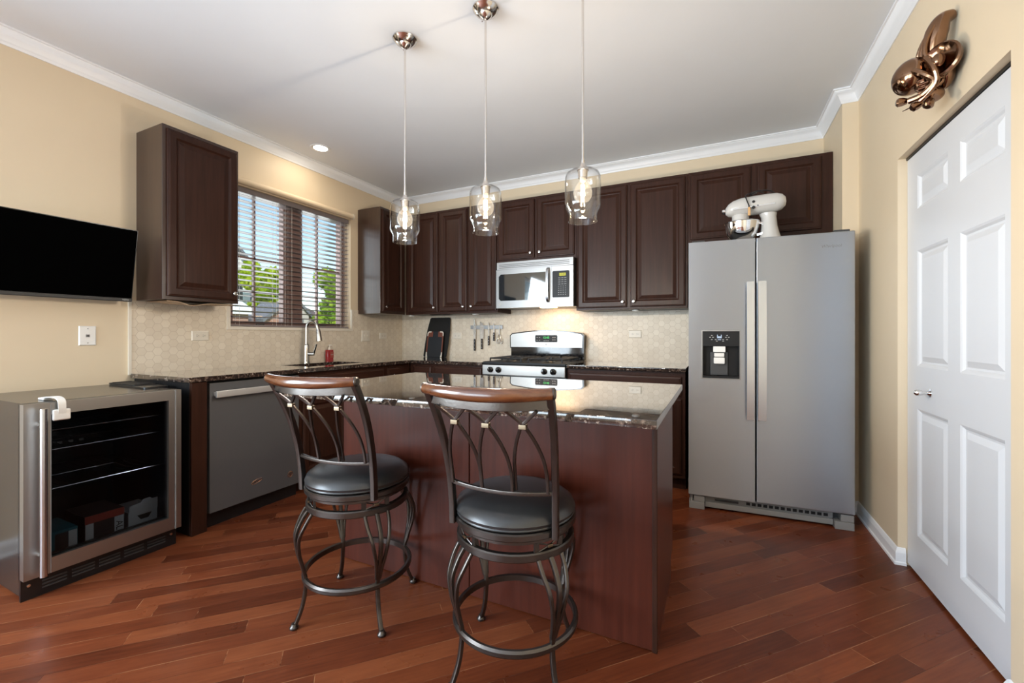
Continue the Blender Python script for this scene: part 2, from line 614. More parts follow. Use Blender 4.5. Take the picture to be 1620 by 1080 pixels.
def spline(pts, k=6):
    """Catmull-Rom through pts"""
    P = [Vector(p) for p in pts]
    out = []
    for i in range(len(P) - 1):
        p0, p1, p2, p3 = P[max(i - 1, 0)], P[i], P[i + 1], P[min(i + 2, len(P) - 1)]
        for j in range(k):
            t = j / k
            out.append(0.5 * ((2 * p1) + (p2 - p0) * t + (2 * p0 - 5 * p1 + 4 * p2 - p3) * t * t + (3 * p1 - p0 - 3 * p2 + p3) * t ** 3))
    out.append(P[-1])
    return out


def prism(bm, poly, o, U, V, N, depth):
    """extrude the 2D polygon poly (in U, V) by depth along N"""
    o, U, V, N = Vector(o), Vector(U), Vector(V), Vector(N)
    a = [bm.verts.new(o + U * x + V * y) for x, y in poly]
    b = [bm.verts.new(o + U * x + V * y + N * depth) for x, y in poly]
    n = len(poly)
    bm.faces.new(a[::-1])
    bm.faces.new(b)
    for i in range(n):
        bm.faces.new((a[i], a[(i + 1) % n], b[(i + 1) % n], b[i]))


def rrect(x0, x1, y0, y1, r, k=5):
    out = []
    for cx, cy, a0 in ((x1 - r, y0 + r, -90), (x1 - r, y1 - r, 0), (x0 + r, y1 - r, 90), (x0 + r, y0 + r, 180)):
        for i in range(k + 1):
            a = math.radians(a0 + 90 * i / k)
            out.append((cx + r * math.cos(a), cy + r * math.sin(a)))
    return out


def ringpanel(bm, o, U, V, N, w, h, rings):
    """nested rectangles: rings = [(inset, height along N)]; closed at the last"""
    o, U, V, N = Vector(o), Vector(U), Vector(V), Vector(N)
    prev = None
    for ins, d in rings:
        r = [bm.verts.new(o + U * x + V * y + N * d) for x, y in ((ins, ins), (w - ins, ins), (w - ins, h - ins), (ins, h - ins))]
        if prev is None:
            bm.faces.new(r[::-1])
        else:
            for k in range(4):
                bm.faces.new((prev[k], prev[(k + 1) % 4], r[(k + 1) % 4], r[k]))
        prev = r
    bm.faces.new(prev)


def slab_cells(bm, axis, us, vs, inc, d0, d1):
    """a flat slab made of grid cells, holes left where inc(i, j) is false. axis = normal axis"""
    def P(u, v, d):
        if axis == 'x':
            return (d, u, v)
        if axis == 'y':
            return (u, d, v)
        return (u, v, d)
    cache = {}

    def vv(i, j, d):
        k = (i, j, d)
        if k not in cache:
            cache[k] = bm.verts.new(P(us[i], vs[j], d))
        return cache[k]
    nu, nv = len(us) - 1, len(vs) - 1
    ok = lambda i, j: 0 <= i < nu and 0 <= j < nv and inc(i, j)
    for i in range(nu):
        for j in range(nv):
            if not ok(i, j):
                continue
            for d in (d0, d1):
                bm.faces.new([vv(i, j, d), vv(i + 1, j, d), vv(i + 1, j + 1, d), vv(i, j + 1, d)])
            for di, dj, a, b in ((-1, 0, (i, j), (i, j + 1)), (1, 0, (i + 1, j), (i + 1, j + 1)), (0, -1, (i, j), (i + 1, j)), (0, 1, (i, j + 1), (i + 1, j + 1))):
                if not ok(i + di, j + dj):
                    bm.faces.new([vv(*a, d0), vv(*b, d0), vv(*b, d1), vv(*a, d1)])


def smooth_mesh(me, ang=35):
    for p in me.polygons:
        p.use_smooth = True
    try:
        me.set_sharp_from_angle(angle=math.radians(ang))
    except Exception:
        pass


def obj(name, bm, mat, parent=None, local=False, smooth=True, loc=None, rot=None, recenter=None):
    bmesh.ops.recalc_face_normals(bm, faces=bm.faces)
    off = Vector((0, 0, 0))
    if parent is not None and not local:
        off = WL[parent.name]
    if parent is None and recenter:
        xs = [v.co for v in bm.verts]
        off = Vector(((min(v.x for v in xs) + max(v.x for v in xs)) / 2, (min(v.y for v in xs) + max(v.y for v in xs)) / 2, min(v.z for v in xs)))
    if off.length:
        bmesh.ops.translate(bm, verts=bm.verts, vec=-off)
    me = bpy.data.meshes.new(name)
    bm.to_mesh(me)
    bm.free()
    me.materials.append(M[mat] if isinstance(mat, str) else mat)
    if smooth:
        smooth_mesh(me)
    o = bpy.data.objects.new(name, me)
    if smooth:
        wm = o.modifiers.new('weighted', 'WEIGHTED_NORMAL')
        wm.keep_sharp = True
    C.objects.link(o)
    base = off if parent is None else Vector((0, 0, 0))
    o.location = Vector(loc) if loc is not None else base
    if rot is not None:
        o.rotation_euler = rot
    if parent is not None:
        o.parent = parent
        WL[o.name] = WL.get(parent.name, Vector()) + o.location
    else:
        WL[o.name] = o.location.copy()
    return o


def thing(name, label, cat, loc=(0, 0, 0), rotz=0.0, group=None):
    o = bpy.data.objects.new(name, None)
    o.empty_display_size = 0.05
    C.objects.link(o)
    o.location = loc
    o.rotation_euler = (0, 0, rotz)
    o['label'] = label
    o['category'] = cat
    if group:
        o['group'] = group
    WL[o.name] = Vector(loc)
    return o


def tag(o, label, cat, group=None):
    o['label'] = label
    o['category'] = cat
    if group:
        o['group'] = group
    return o


def solo(name, bm, mat, label, cat, group=None, smooth=True):
    return tag(obj(name, bm, mat, recenter=True, smooth=smooth), label, cat, group)


def struct(name, bm, mat, parent=None, smooth=False):
    o = obj(name, bm, mat, parent, smooth=smooth)
    if parent is None:
        o['kind'] = 'structure'
    return o


def dup(root, loc, rotz, label):
    def cp(o, par):
        c = o.copy()
        C.objects.link(c)
        if par is not None:
            c.parent = par
        for ch in o.children:
            cp(ch, c)
        return c
    r = cp(root, None)
    r.location = loc
    r.rotation_euler = (0, 0, rotz)
    r['label'] = label
    return r


def text(name, body, size, mat, parent, o, U, V, depth=0.0006, local=False, align='CENTER', shear=0.0):
    cu = bpy.data.curves.new('lettering', 'FONT')
    cu.body = body
    cu.size = size
    cu.align_x = align
    cu.align_y = 'CENTER'
    cu.extrude = depth
    cu.shear = shear
    to = bpy.data.objects.new('lettering', cu)
    C.objects.link(to)
    dg = bpy.context.evaluated_depsgraph_get()
    me = bpy.data.meshes.new_from_object(to.evaluated_get(dg))
    bpy.data.objects.remove(to)
    bm = bmesh.new()
    bm.from_mesh(me)
    bpy.data.meshes.remove(me)
    U, V = Vector(U).normalized(), Vector(V).normalized()
    N = U.cross(V)
    mt = Matrix((U, V, N)).transposed().to_4x4()
    mt.translation = Vector(o)
    bmesh.ops.transform(bm, matrix=mt, verts=bm.verts)
    return obj(name, bm, mat, parent, local=local, smooth=False)


X, Y, Z = (1, 0, 0), (0, 1, 0), (0, 0, 1)
NX, NY = (-1, 0, 0), (0, -1, 0)

# ------------------------------------------------------------------ room shell
CH = 2.751
XA, XB, YJ = 4.093, 4.180, -0.538
YR = -7.2

bm = bmesh.new()
box(bm, -0.2, 5.0, YR - 0.15, 0.2, -0.1, 0.0)
struct('floor', bm, 'floor')
bm = bmesh.new()
box(bm, -0.2, 5.0, YR - 0.15, 0.2, CH, CH + 0.12)
struct('ceiling', bm, 'ceiling')

# left wall with the sink window hole and a window behind the camera
WY0, WY1, WZ0, WZ1 = -1.985, -0.79, 1.222, 2.325
bm = bmesh.new()
slab_cells(bm, 'x', [YR - 0.15, -6.3, -4.4, WY0, WY1, 0.15], [0, 0.4, WZ0, 2.30, WZ1, CH],
           lambda i, j: not ((i == 3 and j in (2, 3)) or (i == 1 and j in (1, 2))), -0.17, 0.0)
struct('wall_left', bm, 'wall')
bm = bmesh.new()
box(bm, 0.0, 5.0, 0.0, 0.15, 0, CH)
struct('wall_back', bm, 'wall')
# right wall: shallow jog by the refrigerator, door opening
DY0, DY1, DZ = -2.13, -1.20, 2.045
bm = bmesh.new()
box(bm, XA, 4.5, YJ, 0.0, 0, CH)
box(bm, XB, 4.33, DY1, YJ, 0, CH)
box(bm, XB, 4.33, DY0, DY1, DZ, CH)
box(bm, XB, 4.33, YR, DY0, 0, CH)
box(bm, 4.33, 4.5, YR, YJ, 0, CH)
struct('wall_right', bm, 'wall')
# rear wall with a wide window
bm = bmesh.new()
slab_cells(bm, 'y', [-0.17, 0.15, 2.35, 4.5], [0, 0.15, 2.4, CH], lambda i, j: not (i == 1 and j == 1), YR - 0.15, YR)
struct('wall_rear', bm, 'wall')


def window_unit(name, axis, d, u0, u1, v0, v1, nu, nv, fr=0.05, bar=0.025, mat='white'):
    bm = bmesh.new()

    def bx(a0, a1, b0, b1, t):
        if axis == 'y':
            box(bm, a0, a1, d - t, d + t, b0, b1)
        else:
            box(bm, d - t, d + t, a0, a1, b0, b1)
    bx(u0, u1, v0, v0 + fr, 0.03)
    bx(u0, u1, v1 - fr, v1, 0.03)
    bx(u0, u0 + fr, v0 + fr, v1 - fr, 0.03)
    bx(u1 - fr, u1, v0 + fr, v1 - fr, 0.03)
    for k in range(1, nu):
        u = u0 + (u1 - u0) * k / nu
        bx(u - bar, u + bar, v0 + fr, v1 - fr, 0.02)
    for k in range(1, nv):
        v = v0 + (v1 - v0) * k / nv
        bx(u0 + fr, u1 - fr, v - bar * 0.6, v + bar * 0.6, 0.018)
    w = struct(name, bm, mat)
    bm = bmesh.new()
    if axis == 'y':
        box(bm, u0 + fr, u1 - fr, d - 0.003, d + 0.003, v0 + fr, v1 - fr)
    else:
        box(bm, d - 0.003, d + 0.003, u0 + fr, u1 - fr, v0 + fr, v1 - fr)
    obj('pane', bm, 'pane', w, smooth=False)
    return w


window_unit('window_2', 'y', YR - 0.10, 0.15, 2.35, 0.15, 2.4, 4, 3)
window_unit('window_3', 'x', -0.10, -6.3, -4.4, 0.4, 2.30, 2, 3)

# crown moulding, mitred round the room
prof = [(0.0, -0.082), (0.006, -0.082), (0.009, -0.070), (0.013, -0.066), (0.016, -0.058), (0.024, -0.040), (0.036, -0.026),
        (0.048, -0.018), (0.050, -0.010), (0.059, -0.008), (0.059, 0.0), (0.0, 0.0)]


def moulding(bm, path, prof, z):
    """path: plan points with the room on the right-hand side of travel; prof: (out from wall, dz)"""
    n = len(path)
    dirs = [(Vector(path[i + 1]) - Vector(path[i])).normalized() for i in range(n - 1)]
    nrm = [Vector((d.y, -d.x)) for d in dirs]
    rings = []
    for i in range(n):
        if i == 0:
            m = nrm[0]
        elif i == n - 1:
            m = nrm[-1]
        else:
            a, b = nrm[i - 1], nrm[i]
            m = (a + b) / (1 + a.dot(b))
        p = Vector(path[i])
        rings.append([bm.verts.new((p.x + m.x * o, p.y + m.y * o, z + dz)) for o, dz in prof])
    k = len(prof)
    for A, B in zip(rings, rings[1:]):
        for j in range(k):
            bm.faces.new((A[j], A[(j + 1) % k], B[(j + 1) % k], B[j]))
    bm.faces.new(rings[0])
    bm.faces.new(rings[-1][::-1])


bm = bmesh.new()
moulding(bm, [(0, YR), (0, 0), (XA, 0), (XA, YJ), (XB, YJ), (XB, YR)], prof, CH)
o = struct('trim_1', bm, 'white')
smooth_mesh(o.data, 50)

bprof = [(0.0, 0.0), (0.018, 0.0), (0.018, 0.012), (0.012, 0.016), (0.012, 0.060), (0.009, 0.070), (0.005, 0.080), (0.0, 0.084)]
bm = bmesh.new()
moulding(bm, [(XA, -0.02), (XA, YJ), (XB, YJ), (XB, DY1), (XB + 0.03, DY1)], bprof, 0)
moulding(bm, [(XB + 0.03, DY0), (XB, DY0), (XB, YR)], bprof, 0)
struct('baseboard_right', bm, 'white')
bm = bmesh.new()
moulding(bm, [(0, YR), (0, -3.27)], bprof, 0)
struct('baseboard_left', bm, 'white')

# hexagon tile backsplash
TT = 0.008
bm = bmesh.new()
slab_cells(bm, 'x', [-2.597, -2.01, -0.778, -0.01], [0.905, 1.203, 1.377, 1.415],
           lambda i, j: (j == 0) or (i == 0 and j == 1) or (i == 2), 0.0, TT)
struct('backsplash_left', bm, 'hexY')
bm = bmesh.new()
box(bm, 0.0, 3.15, -TT, 0.0, 0.905, 1.42)
struct('backsplash_back', bm, 'hexX')

# white edge trim on the tile round the window, and on the tile's free edge
bm = bmesh.new()
box(bm, 0.0, 0.016, -2.012, -0.774, 1.200, 1.224)
box(bm, 0.0, 0.016, -2.012, -1.988, 1.224, 1.377)
box(bm, 0.0, 0.016, -0.792, -0.774, 1.224, 1.416)
struct('trim_2', bm, 'plate')
bm = bmesh.new()
box(bm, 0.0, 0.012, -2.612, -2.597, 0.905, 1.40)
struct('trim_3', bm, 'plate')

# sink window: brown frame, wide middle mullion, muntins, panes
wd = -0.115
bm = bmesh.new()
for (a, b) in ((WY0, -1.911), (-1.475, -1.285), (-0.847, WY1)):
    box(bm, wd - 0.03, wd + 0.03, a, b, WZ0, WZ1)
for (a, b) in ((-1.911, -1.475), (-1.285, -0.847)):
    box(bm, wd - 0.03, wd + 0.03, a, b, WZ0, 1.268)
    box(bm, wd - 0.03, wd + 0.03, a, b, 2.285, WZ1)
    m = -1.722 if a < -1.5 else -1.105
    box(bm, wd - 0.012, wd + 0.012, m - 0.008, m + 0.008, 1.268, 2.285)
    for z in (1.515, 1.788):
        box(bm, wd - 0.012, wd + 0.012, a, b, z - 0.008, z + 0.008)
w1 = struct('window_1', bm, 'frame')
for (a, b) in ((-1.911, -1.475), (-1.285, -0.847)):
    bm = bmesh.new()
    box(bm, wd - 0.022, wd - 0.018, a, b, 1.268, 2.285)
    obj('pane', bm, 'pane', w1, smooth=False)
# sash latches on the bottom rails
for yy in (-1.69, -1.06):
    bm = bmesh.new()
    box(bm, wd + 0.03, wd + 0.042, yy - 0.035, yy + 0.035, 1.238, 1.252, 0.003)
    obj('latch', bm, 'graphite', w1)

# ------------------------------------------------------------------ closet door in the right wall
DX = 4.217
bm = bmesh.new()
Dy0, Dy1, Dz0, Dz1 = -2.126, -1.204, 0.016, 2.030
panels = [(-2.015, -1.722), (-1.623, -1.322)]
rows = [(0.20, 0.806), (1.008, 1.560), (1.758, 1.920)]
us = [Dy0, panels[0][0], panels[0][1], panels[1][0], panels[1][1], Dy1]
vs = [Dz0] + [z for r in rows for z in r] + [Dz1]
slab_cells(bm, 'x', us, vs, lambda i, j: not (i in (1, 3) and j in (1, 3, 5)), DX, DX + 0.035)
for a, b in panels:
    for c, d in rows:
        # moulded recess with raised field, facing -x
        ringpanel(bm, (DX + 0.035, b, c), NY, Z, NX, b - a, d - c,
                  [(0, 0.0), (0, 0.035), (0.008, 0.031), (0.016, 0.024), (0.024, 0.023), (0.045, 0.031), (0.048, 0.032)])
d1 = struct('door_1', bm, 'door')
bm = bmesh.new()
lathe(bm, [(0, 0), (0.019, 0), (0.019, 0.003), (0.012, 0.007), (0.0065, 0.012), (0.0065, 0.022), (0.012, 0.030), (0.015, 0.040), (0.013, 0.050), (0.007, 0.057), (0, 0.059)],
      (DX, -1.462, 0.896), NX, 20)
obj('knob', bm, 'chrome', d1)
bm = bmesh.new()
box(bm, DX - 0.004, DX + 0.05, DY0, DY1, Dz1 + 0.003, DZ)
obj('track', bm, 'black', d1)

# ------------------------------------------------------------------ kitchen cabinets
KPROF = [(0, 0), (0.006, 0), (0.006, 0.006), (0.0045, 0.010), (0.006, 0.014), (0.0125, 0.019), (0.0135, 0.024), (0.0105, 0.028), (0, 0.030)]
DT = 0.019


def cab_door(parent, x0, x1, z0, z1, knob=None, frame=0.058, mat='wood', drawer=False, y=0.0):
    """raised panel door in the cabinet's own frame: front at y=0, room towards -y"""
    w, h = x1 - x0, z1 - z0
    bm = bmesh.new()
    f = min(frame, w * 0.28, h * 0.30)
    rings = [(0, 0), (0, DT * 0.62), (0.003, DT * 0.80), (0.009, DT * 0.86), (0.012, DT), (f - 0.012, DT), (f - 0.006, DT * 0.72), (f, DT * 0.45),
             (f + 0.007, DT * 0.40), (f + 0.034, DT * 0.86), (f + 0.036, DT * 0.88)]
    if drawer:
        rings = [(0, 0), (0, DT * 0.62), (0.004, DT * 0.80), (0.014, DT * 0.9), (0.018, DT)]
    ringpanel(bm, (x0, y, z0), X, Z, NY, w, h, rings)
    d = obj('drawer_front' if drawer else 'door', bm, mat, parent, local=True, smooth=False)
    if knob:
        bm = bmesh.new()
        lathe(bm, KPROF, (knob[0], y - DT, knob[1]), NY, 16)
        obj('knob', bm, 'nickel', d, local=True)
    return d


def wall_cabinet(label, loc, rotz, w, h, d, doors, mat='wood', body='wood', endpanel=None):
    t = thing('wall_cabinet', label, 'cabinet', loc, rotz, 'dark raised-panel wall cabinets')
    bm = bmesh.new()
    box(bm, 0, w, 0.0, d, 0, h, 0.0015, 1)
    obj('cabinet_body', bm, body, t, local=True, smooth=False)
    for (x0, x1, z0, z1, side) in doors:
        kx = x0 + 0.032 if side == 'l' else x1 - 0.032
        cab_door(t, x0, x1, z0, z1, (kx, z0 + 0.045) if side else None)
    return t


UZ0, UZ1, UD = 1.377, 2.452, 0.302
UH = UZ1 - UZ0
R90 = PI / 2
# left of the window, faces +x
cabA = wall_cabinet('tall single-door wall cabinet left of the window, beside the television', (0.302, -2.569, UZ0), R90, 0.461, UH, UD - 0.002,
                    [(0.022, 0.448, 0.022, UH - 0.022, 'r')], body='sidew')
bm = bmesh.new()
pts = [(0.03 + 0.41 * k / 16, 0.0) for k in range(17)]
wav = lambda s: -0.004 - 0.022 * math.exp(-((s - 0.36) / 0.15) ** 2) - 0.006 * s
top = [bm.verts.new((x, 0.012, wav((x - 0.03) / 0.41))) for x, _ in pts]
top2 = [bm.verts.new((x, 0.25, -0.004 + 0.3 * (wav((x - 0.03) / 0.41) + 0.004))) for x, _ in pts]
lo = [bm.verts.new((x, 0.012, wav((x - 0.03) / 0.41) - 0.0025)) for x, _ in pts]
lo2 = [bm.verts.new((x, 0.25, -0.0065 + 0.3 * (wav((x - 0.03) / 0.41) + 0.004))) for x, _ in pts]
for i in range(16):
    bm.faces.new((top[i], top[i + 1], top2[i + 1], top2[i]))
    bm.faces.new((lo[i + 1], lo[i], lo2[i], lo2[i + 1]))
    bm.faces.new((top[i], lo[i], lo[i + 1], top[i + 1]))
    bm.faces.new((top2[i + 1], lo2[i + 1], lo2[i], top2[i]))
o = obj('underside_panel', bm, 'veneer', cabA, local=True)
o['label'] = 'sagging raw veneer underside panel'
# right of the window, faces +x, runs into the corner
wall_cabinet('narrow wall cabinet right of the window, its side lit through the blind', (0.302, -0.695, UZ0), R90, 0.380, UH, UD - 0.002,
             [(0.020, 0.350, 0.022, UH - 0.022, 'l')], body='sidew')
# back wall, faces -y
wall_cabinet('two-door wall cabinet in the room corner, above the black cutting boards', (0.3035, -UD, UZ0), 0, 0.790, UH, UD - 0.002,
             [(0.042, 0.426, 0.022, UH - 0.022, 'r'), (0.450, 0.779, 0.022, UH - 0.022, 'r')])
wall_cabinet('single-door wall cabinet directly left of the microwave, above the knife rack', (1.0945, -UD, UZ0), 0, 0.335, UH, UD - 0.002,
             [(0.018, 0.322, 0.022, UH - 0.022, 'l')])
wall_cabinet('short two-door wall cabinet above the microwave', (1.4305, -UD, 1.850), 0, 0.788, UZ1 - 1.850, UD - 0.002,
             [(0.016, 0.386, 0.030, UZ1 - 1.850 - 0.022, 'r'), (0.414, 0.772, 0.030, UZ1 - 1.850 - 0.022, 'l')])
wall_cabinet('wide two-door wall cabinet between the microwave and the refrigerator', (2.2195, -UD, UZ0), 0, 0.922, UH, UD - 0.002,
             [(0.014, 0.446, 0.018, UH - 0.022, 'r'), (0.474, 0.905, 0.018, UH - 0.022, 'l')])
wall_cabinet('short two-door wall cabinet above the refrigerator, behind the stand mixer', (3.1425, -UD, 1.885), 0, 0.948, UZ1 - 1.885, UD - 0.002,
             [(0.020, 0.440, 0.030, UZ1 - 1.885 - 0.022, 'r'), (0.484, 0.880, 0.030, UZ1 - 1.885 - 0.022, 'l')])

# round lights under the wall cabinets
for (x, y, lab) in ((0.30, -0.20, 'small round white light under the corner wall cabinet'),
                    (1.12, -0.20, 'small round white light under the wall cabinet by the knife rack'),
                    (2.72, -0.20, 'small round white light under the wall cabinet left of the refrigerator')):
    bm = bmesh.new()
    lathe(bm, [(0, 0), (0.034, 0), (0.034, -0.010), (0.026, -0.015), (0, -0.016)], (x, y, UZ0 - 0.0005), Z, 20)
    solo('puck_light', bm, 'plastic', lab, 'light', 'under-cabinet puck lights')


def base_cabinet(label, loc, rotz, w, fronts, d=0.60, h=0.882, toe=0.10, hollow=False):
    t = thing('base_cabinet', label, 'cabinet', loc, rotz, 'dark base cabinets under the granite')
    bm = bmesh.new()
    if hollow:
        box(bm, 0, w, 0.0, 0.02, toe, h)
        box(bm, 0, w, d - 0.01, d, toe, h)
        box(bm, 0, 0.018, 0.02, d - 0.01, toe, h)
        box(bm, w - 0.018, w, 0.02, d - 0.01, toe, h)
        box(bm, 0.018, w - 0.018, 0.02, d - 0.01, toe, toe + 0.018)
    else:
        box(bm, 0, w, 0.0, d, toe, h)
    box(bm, 0.0, w, 0.07, d, 0.0, toe)
    obj('cabinet_body', bm, 'wood', t, local=True, smooth=False)
    for (kind, x0, x1, z0, z1, kn) in fronts:
        cab_door(t, x0, x1, z0, z1, kn, drawer=(kind == 'drawer'), mat='woodh' if kind == 'drawer' else 'wood')
    return t


CF = 0.612   # face-frame plane of the base run
# left wall run
base_cabinet('dark base cabinet under the sink, right of the dishwasher', (CF, -1.868, 0), R90, 0.905,
             [('drawer', 0.03, 0.875, 0.71, 0.858, None), ('door', 0.03, 0.445, 0.13, 0.69, (0.41, 0.63)), ('door', 0.46, 0.875, 0.13, 0.69, (0.495, 0.63))], d=CF - 0.012, hollow=True)
base_cabinet('dark base cabinet with one knobbed drawer, in the corner right of the sink', (CF, -0.961, 0), R90, 0.340,
             [('drawer', 0.012, 0.300, 0.71, 0.858, (0.075, 0.785)), ('door', 0.012, 0.300, 0.13, 0.69, (0.05, 0.63))], d=CF - 0.012)
# back wall run
base_cabinet('dark base cabinet left of the stove, below the cutting boards', (0.614, -CF, 0), 0, 0.836,
             [('drawer', 0.045, 0.262, 0.71, 0.858, (0.15, 0.785)), ('drawer', 0.295, 0.815, 0.71, 0.858, (0.555, 0.785)),
              ('door', 0.045, 0.262, 0.13, 0.69, (0.23, 0.63)), ('door', 0.295, 0.55, 0.13, 0.69, (0.52, 0.63)), ('door', 0.56, 0.815, 0.13, 0.69, (0.59, 0.63))], d=CF - 0.012)
base_cabinet('dark base cabinet between the stove and the refrigerator', (2.238, -CF, 0), 0, 0.905,
             [('drawer', 0.018, 0.880, 0.705, 0.850, (0.45, 0.778)), ('door', 0.018, 0.445, 0.13, 0.685, (0.41, 0.63)), ('door', 0.46, 0.880, 0.13, 0.685, (0.50, 0.63))], d=CF - 0.012)
# end panel (post) left of the dishwasher
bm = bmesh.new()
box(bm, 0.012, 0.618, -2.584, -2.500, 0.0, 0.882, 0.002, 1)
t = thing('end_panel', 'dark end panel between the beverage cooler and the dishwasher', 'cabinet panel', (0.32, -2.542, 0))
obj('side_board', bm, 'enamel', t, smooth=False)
bm = bmesh.new()
box(bm, 0.6185, 0.640, -2.584, -2.500, 0.0, 0.882, 0.002, 1)
obj('front_stile', bm, 'wood', t, smooth=False)

# granite worktops
CT0, CT1 = 0.886, 0.914
bm = bmesh.new()
slab_cells(bm, 'z', [TT + 0.001, 0.185, 0.515, 0.648, 1.448], [-2.601, -1.700, -1.120, -0.648, -TT - 0.001],
           lambda i, j: (i < 3 and not (i == 1 and j == 1)) or (i == 3 and j == 3), CT0, CT1)
bmesh.ops.bevel(bm, geom=[e for e in bm.edges if len(e.link_faces) == 2 and e.calc_face_angle(0) > 1.0], offset=0.003, segments=2, profile=0.5, affect='EDGES')
solo('worktop', bm, 'granite', 'L-shaped dark granite worktop along the window wall and corner', 'countertop', 'granite worktops')
bm = bmesh.new()
box(bm, 2.240, 3.148, -0.648, -TT - 0.001, CT0, CT1, 0.004)
solo('worktop', bm, 'granite', 'short dark granite worktop between the stove and the refrigerator', 'countertop', 'granite worktops')

# undermount sink
t = thing('sink', 'dark undermount sink sunk into the granite below the window', 'sink', (0.35, -1.41, 0.70))
bm = bmesh.new()
slab_cells(bm, 'z', [0.165, 0.185, 0.515, 0.535], [-1.720, -1.700, -1.120, -1.100], lambda i, j: not (i == 1 and j == 1), 0.700, 0.885)
box(bm, 0.185, 0.515, -1.700, -1.120, 0.690, 0.700)
obj('basin', bm, 'sinkm', t, smooth=False)
bm = bmesh.new()
lathe(bm, [(0, 0), (0.04, 0), (0.04, 0.003), (0.02, 0.003), (0, 0.002)], (0.35, -1.41, 0.7005), Z, 20)
obj('drain', bm, 'faucet', t)

# island: cabinet with plain back panels and overhanging granite top
IX0, IX1, IY0, IY1 = 1.604, 3.155, -2.374, -1.806
t = thing('kitchen_island', 'dark mahogany kitchen island with plain panelled back behind the bar stools', 'kitchen island', ((IX0 + IX1) / 2, -2.09, 0))
bm = bmesh.new()
box(bm, IX0 + 0.012, IX1 - 0.012, IY0 + 0.012, IY1 - 0.02, 0.0, 0.884)
obj('cabinet_body', bm, 'wood', t, smooth=False)
for a, b in ((IX0, 2.362), (2.366, IX1 - 0.012)):
    bm = bmesh.new()
    box(bm, a, b, IY0, IY0 + 0.011, 0.004, 0.884, 0.002, 1)
    obj('back_panel', bm, 'panelw', t, smooth=False)
bm = bmesh.new()
box(bm, IX1 - 0.011, IX1, IY0, IY0 + 0.006, 0.0, 0.884)
box(bm, IX1 - 0.011, IX1, IY0 + 0.006, IY1 + 0.055, 0.102, 0.884)
box(bm, IX1 - 0.011, IX1, IY0 + 0.006, IY1 - 0.02, 0.0, 0.102)
obj('side_panel', bm, 'panelw', t, smooth=False)
bm = bmesh.new()
box(bm, IX0, IX0 + 0.011, IY0 + 0.012, IY1, 0.0, 0.884)
obj('side_panel', bm, 'panelw', t, smooth=False)
bm = bmesh.new()
box(bm, IX1 - 0.014, IX1 + 0.004, IY0 - 0.005, IY0 + 0.009, 0.0, 0.884, 0.003)
obj('corner_trim', bm, 'wood', t)
bm = bmesh.new()
box(bm, IX0 + 0.01, IX1 - 0.012, IY1 - 0.02, IY1 + 0.035, 0.102, 0.884)
obj('face_frame', bm, 'woodh', t, smooth=False)
for k in range(3):
    for (z0, z1) in ((0.13, 0.69), (0.71, 0.86)):
        bm = bmesh.new()
        a = IX0 + 0.03 + k * 0.505
        ringpanel(bm, (a + 0.485, IY1 + 0.035, z0), NX, Z, Y, 0.485, z1 - z0,
                  [(0, 0), (0, 0.014), (0.010, 0.018), (0.046, 0.018), (0.050, 0.009), (0.07, 0.015)])
        obj('door' if z0 < 0.5 else 'drawer_front', bm, 'wood', t, smooth=False)
bm = bmesh.new()
box(bm, 1.571, 3.201, -2.733, -1.745, 0.887, CT1, 0.003, 2)
solo('worktop', bm, 'granite', 'dark granite island worktop overhanging towards the bar stools', 'countertop', 'granite worktops')

# ------------------------------------------------------------------ dishwasher
t = thing('dishwasher', 'black stainless dishwasher with a bar handle, left of the sink cabinet', 'dishwasher', (0.31, -2.18, 0))
bm = bmesh.new()
box(bm, 0.03, 0.590, -2.497, -1.872, 0.005, 0.880)
obj('tub', bm, 'black', t, smooth=False)
bm = bmesh.new()
box(bm, 0.592, 0.628, -2.480, -1.876, 0.092, 0.868, 0.003)
obj('door', bm, 'bsteel', t)
bm = bmesh.new()
box(bm, 0.560, 0.589, -2.497, -1.872, 0.0, 0.085)
obj('toe_kick', bm, 'matte', t, smooth=False)
bm = bmesh.new()
box(bm, 0.652, 0.668, -2.462, -1.905, 0.782, 0.822, 0.004)
for yy in (-2.445, -1.922):
    box(bm, 0.6285, 0.654, yy - 0.012, yy + 0.012, 0.790, 0.814)
obj('handle', bm, 'satin', t)
bm = bmesh.new()
tube(bm, [(0.6285, -2.19 + 0.036 * math.cos(a) * 1.0, 0.200 + 0.012 * math.sin(a) + 0.008 * math.cos(a)) for a in [0.5 + 5.2 * i / 24 for i in range(25)]], 0.0016, 6)
obj('logo', bm, 'copper', t)
text('logo_lettering', 'Whirlpool', 0.017, 'copper', t, (0.6287, -2.19, 0.200), (0, 1, 0.12), Z, shear=0.25)
bm = bmesh.new()
tube(bm, [(0.6285, -1.945 + 0.020 * math.cos(2 * PI * i / 24), 0.173 + 0.020 * math.sin(2 * PI * i / 24)) for i in range(24)], 0.0016, 6, True)
tube(bm, [(0.6285, -1.945 + 0.015 * math.cos(2 * PI * i / 24), 0.173 + 0.015 * math.sin(2 * PI * i / 24)) for i in range(24)], 0.001, 6, True)
box(bm, 0.6285, 0.6297, -1.955, -1.935, 0.176, 0.180)
box(bm, 0.6285, 0.6297, -1.953, -1.937, 0.169, 0.173)
box(bm, 0.6285, 0.6297, -1.951, -1.941, 0.162, 0.166)
obj('badge', bm, 'copper', t)

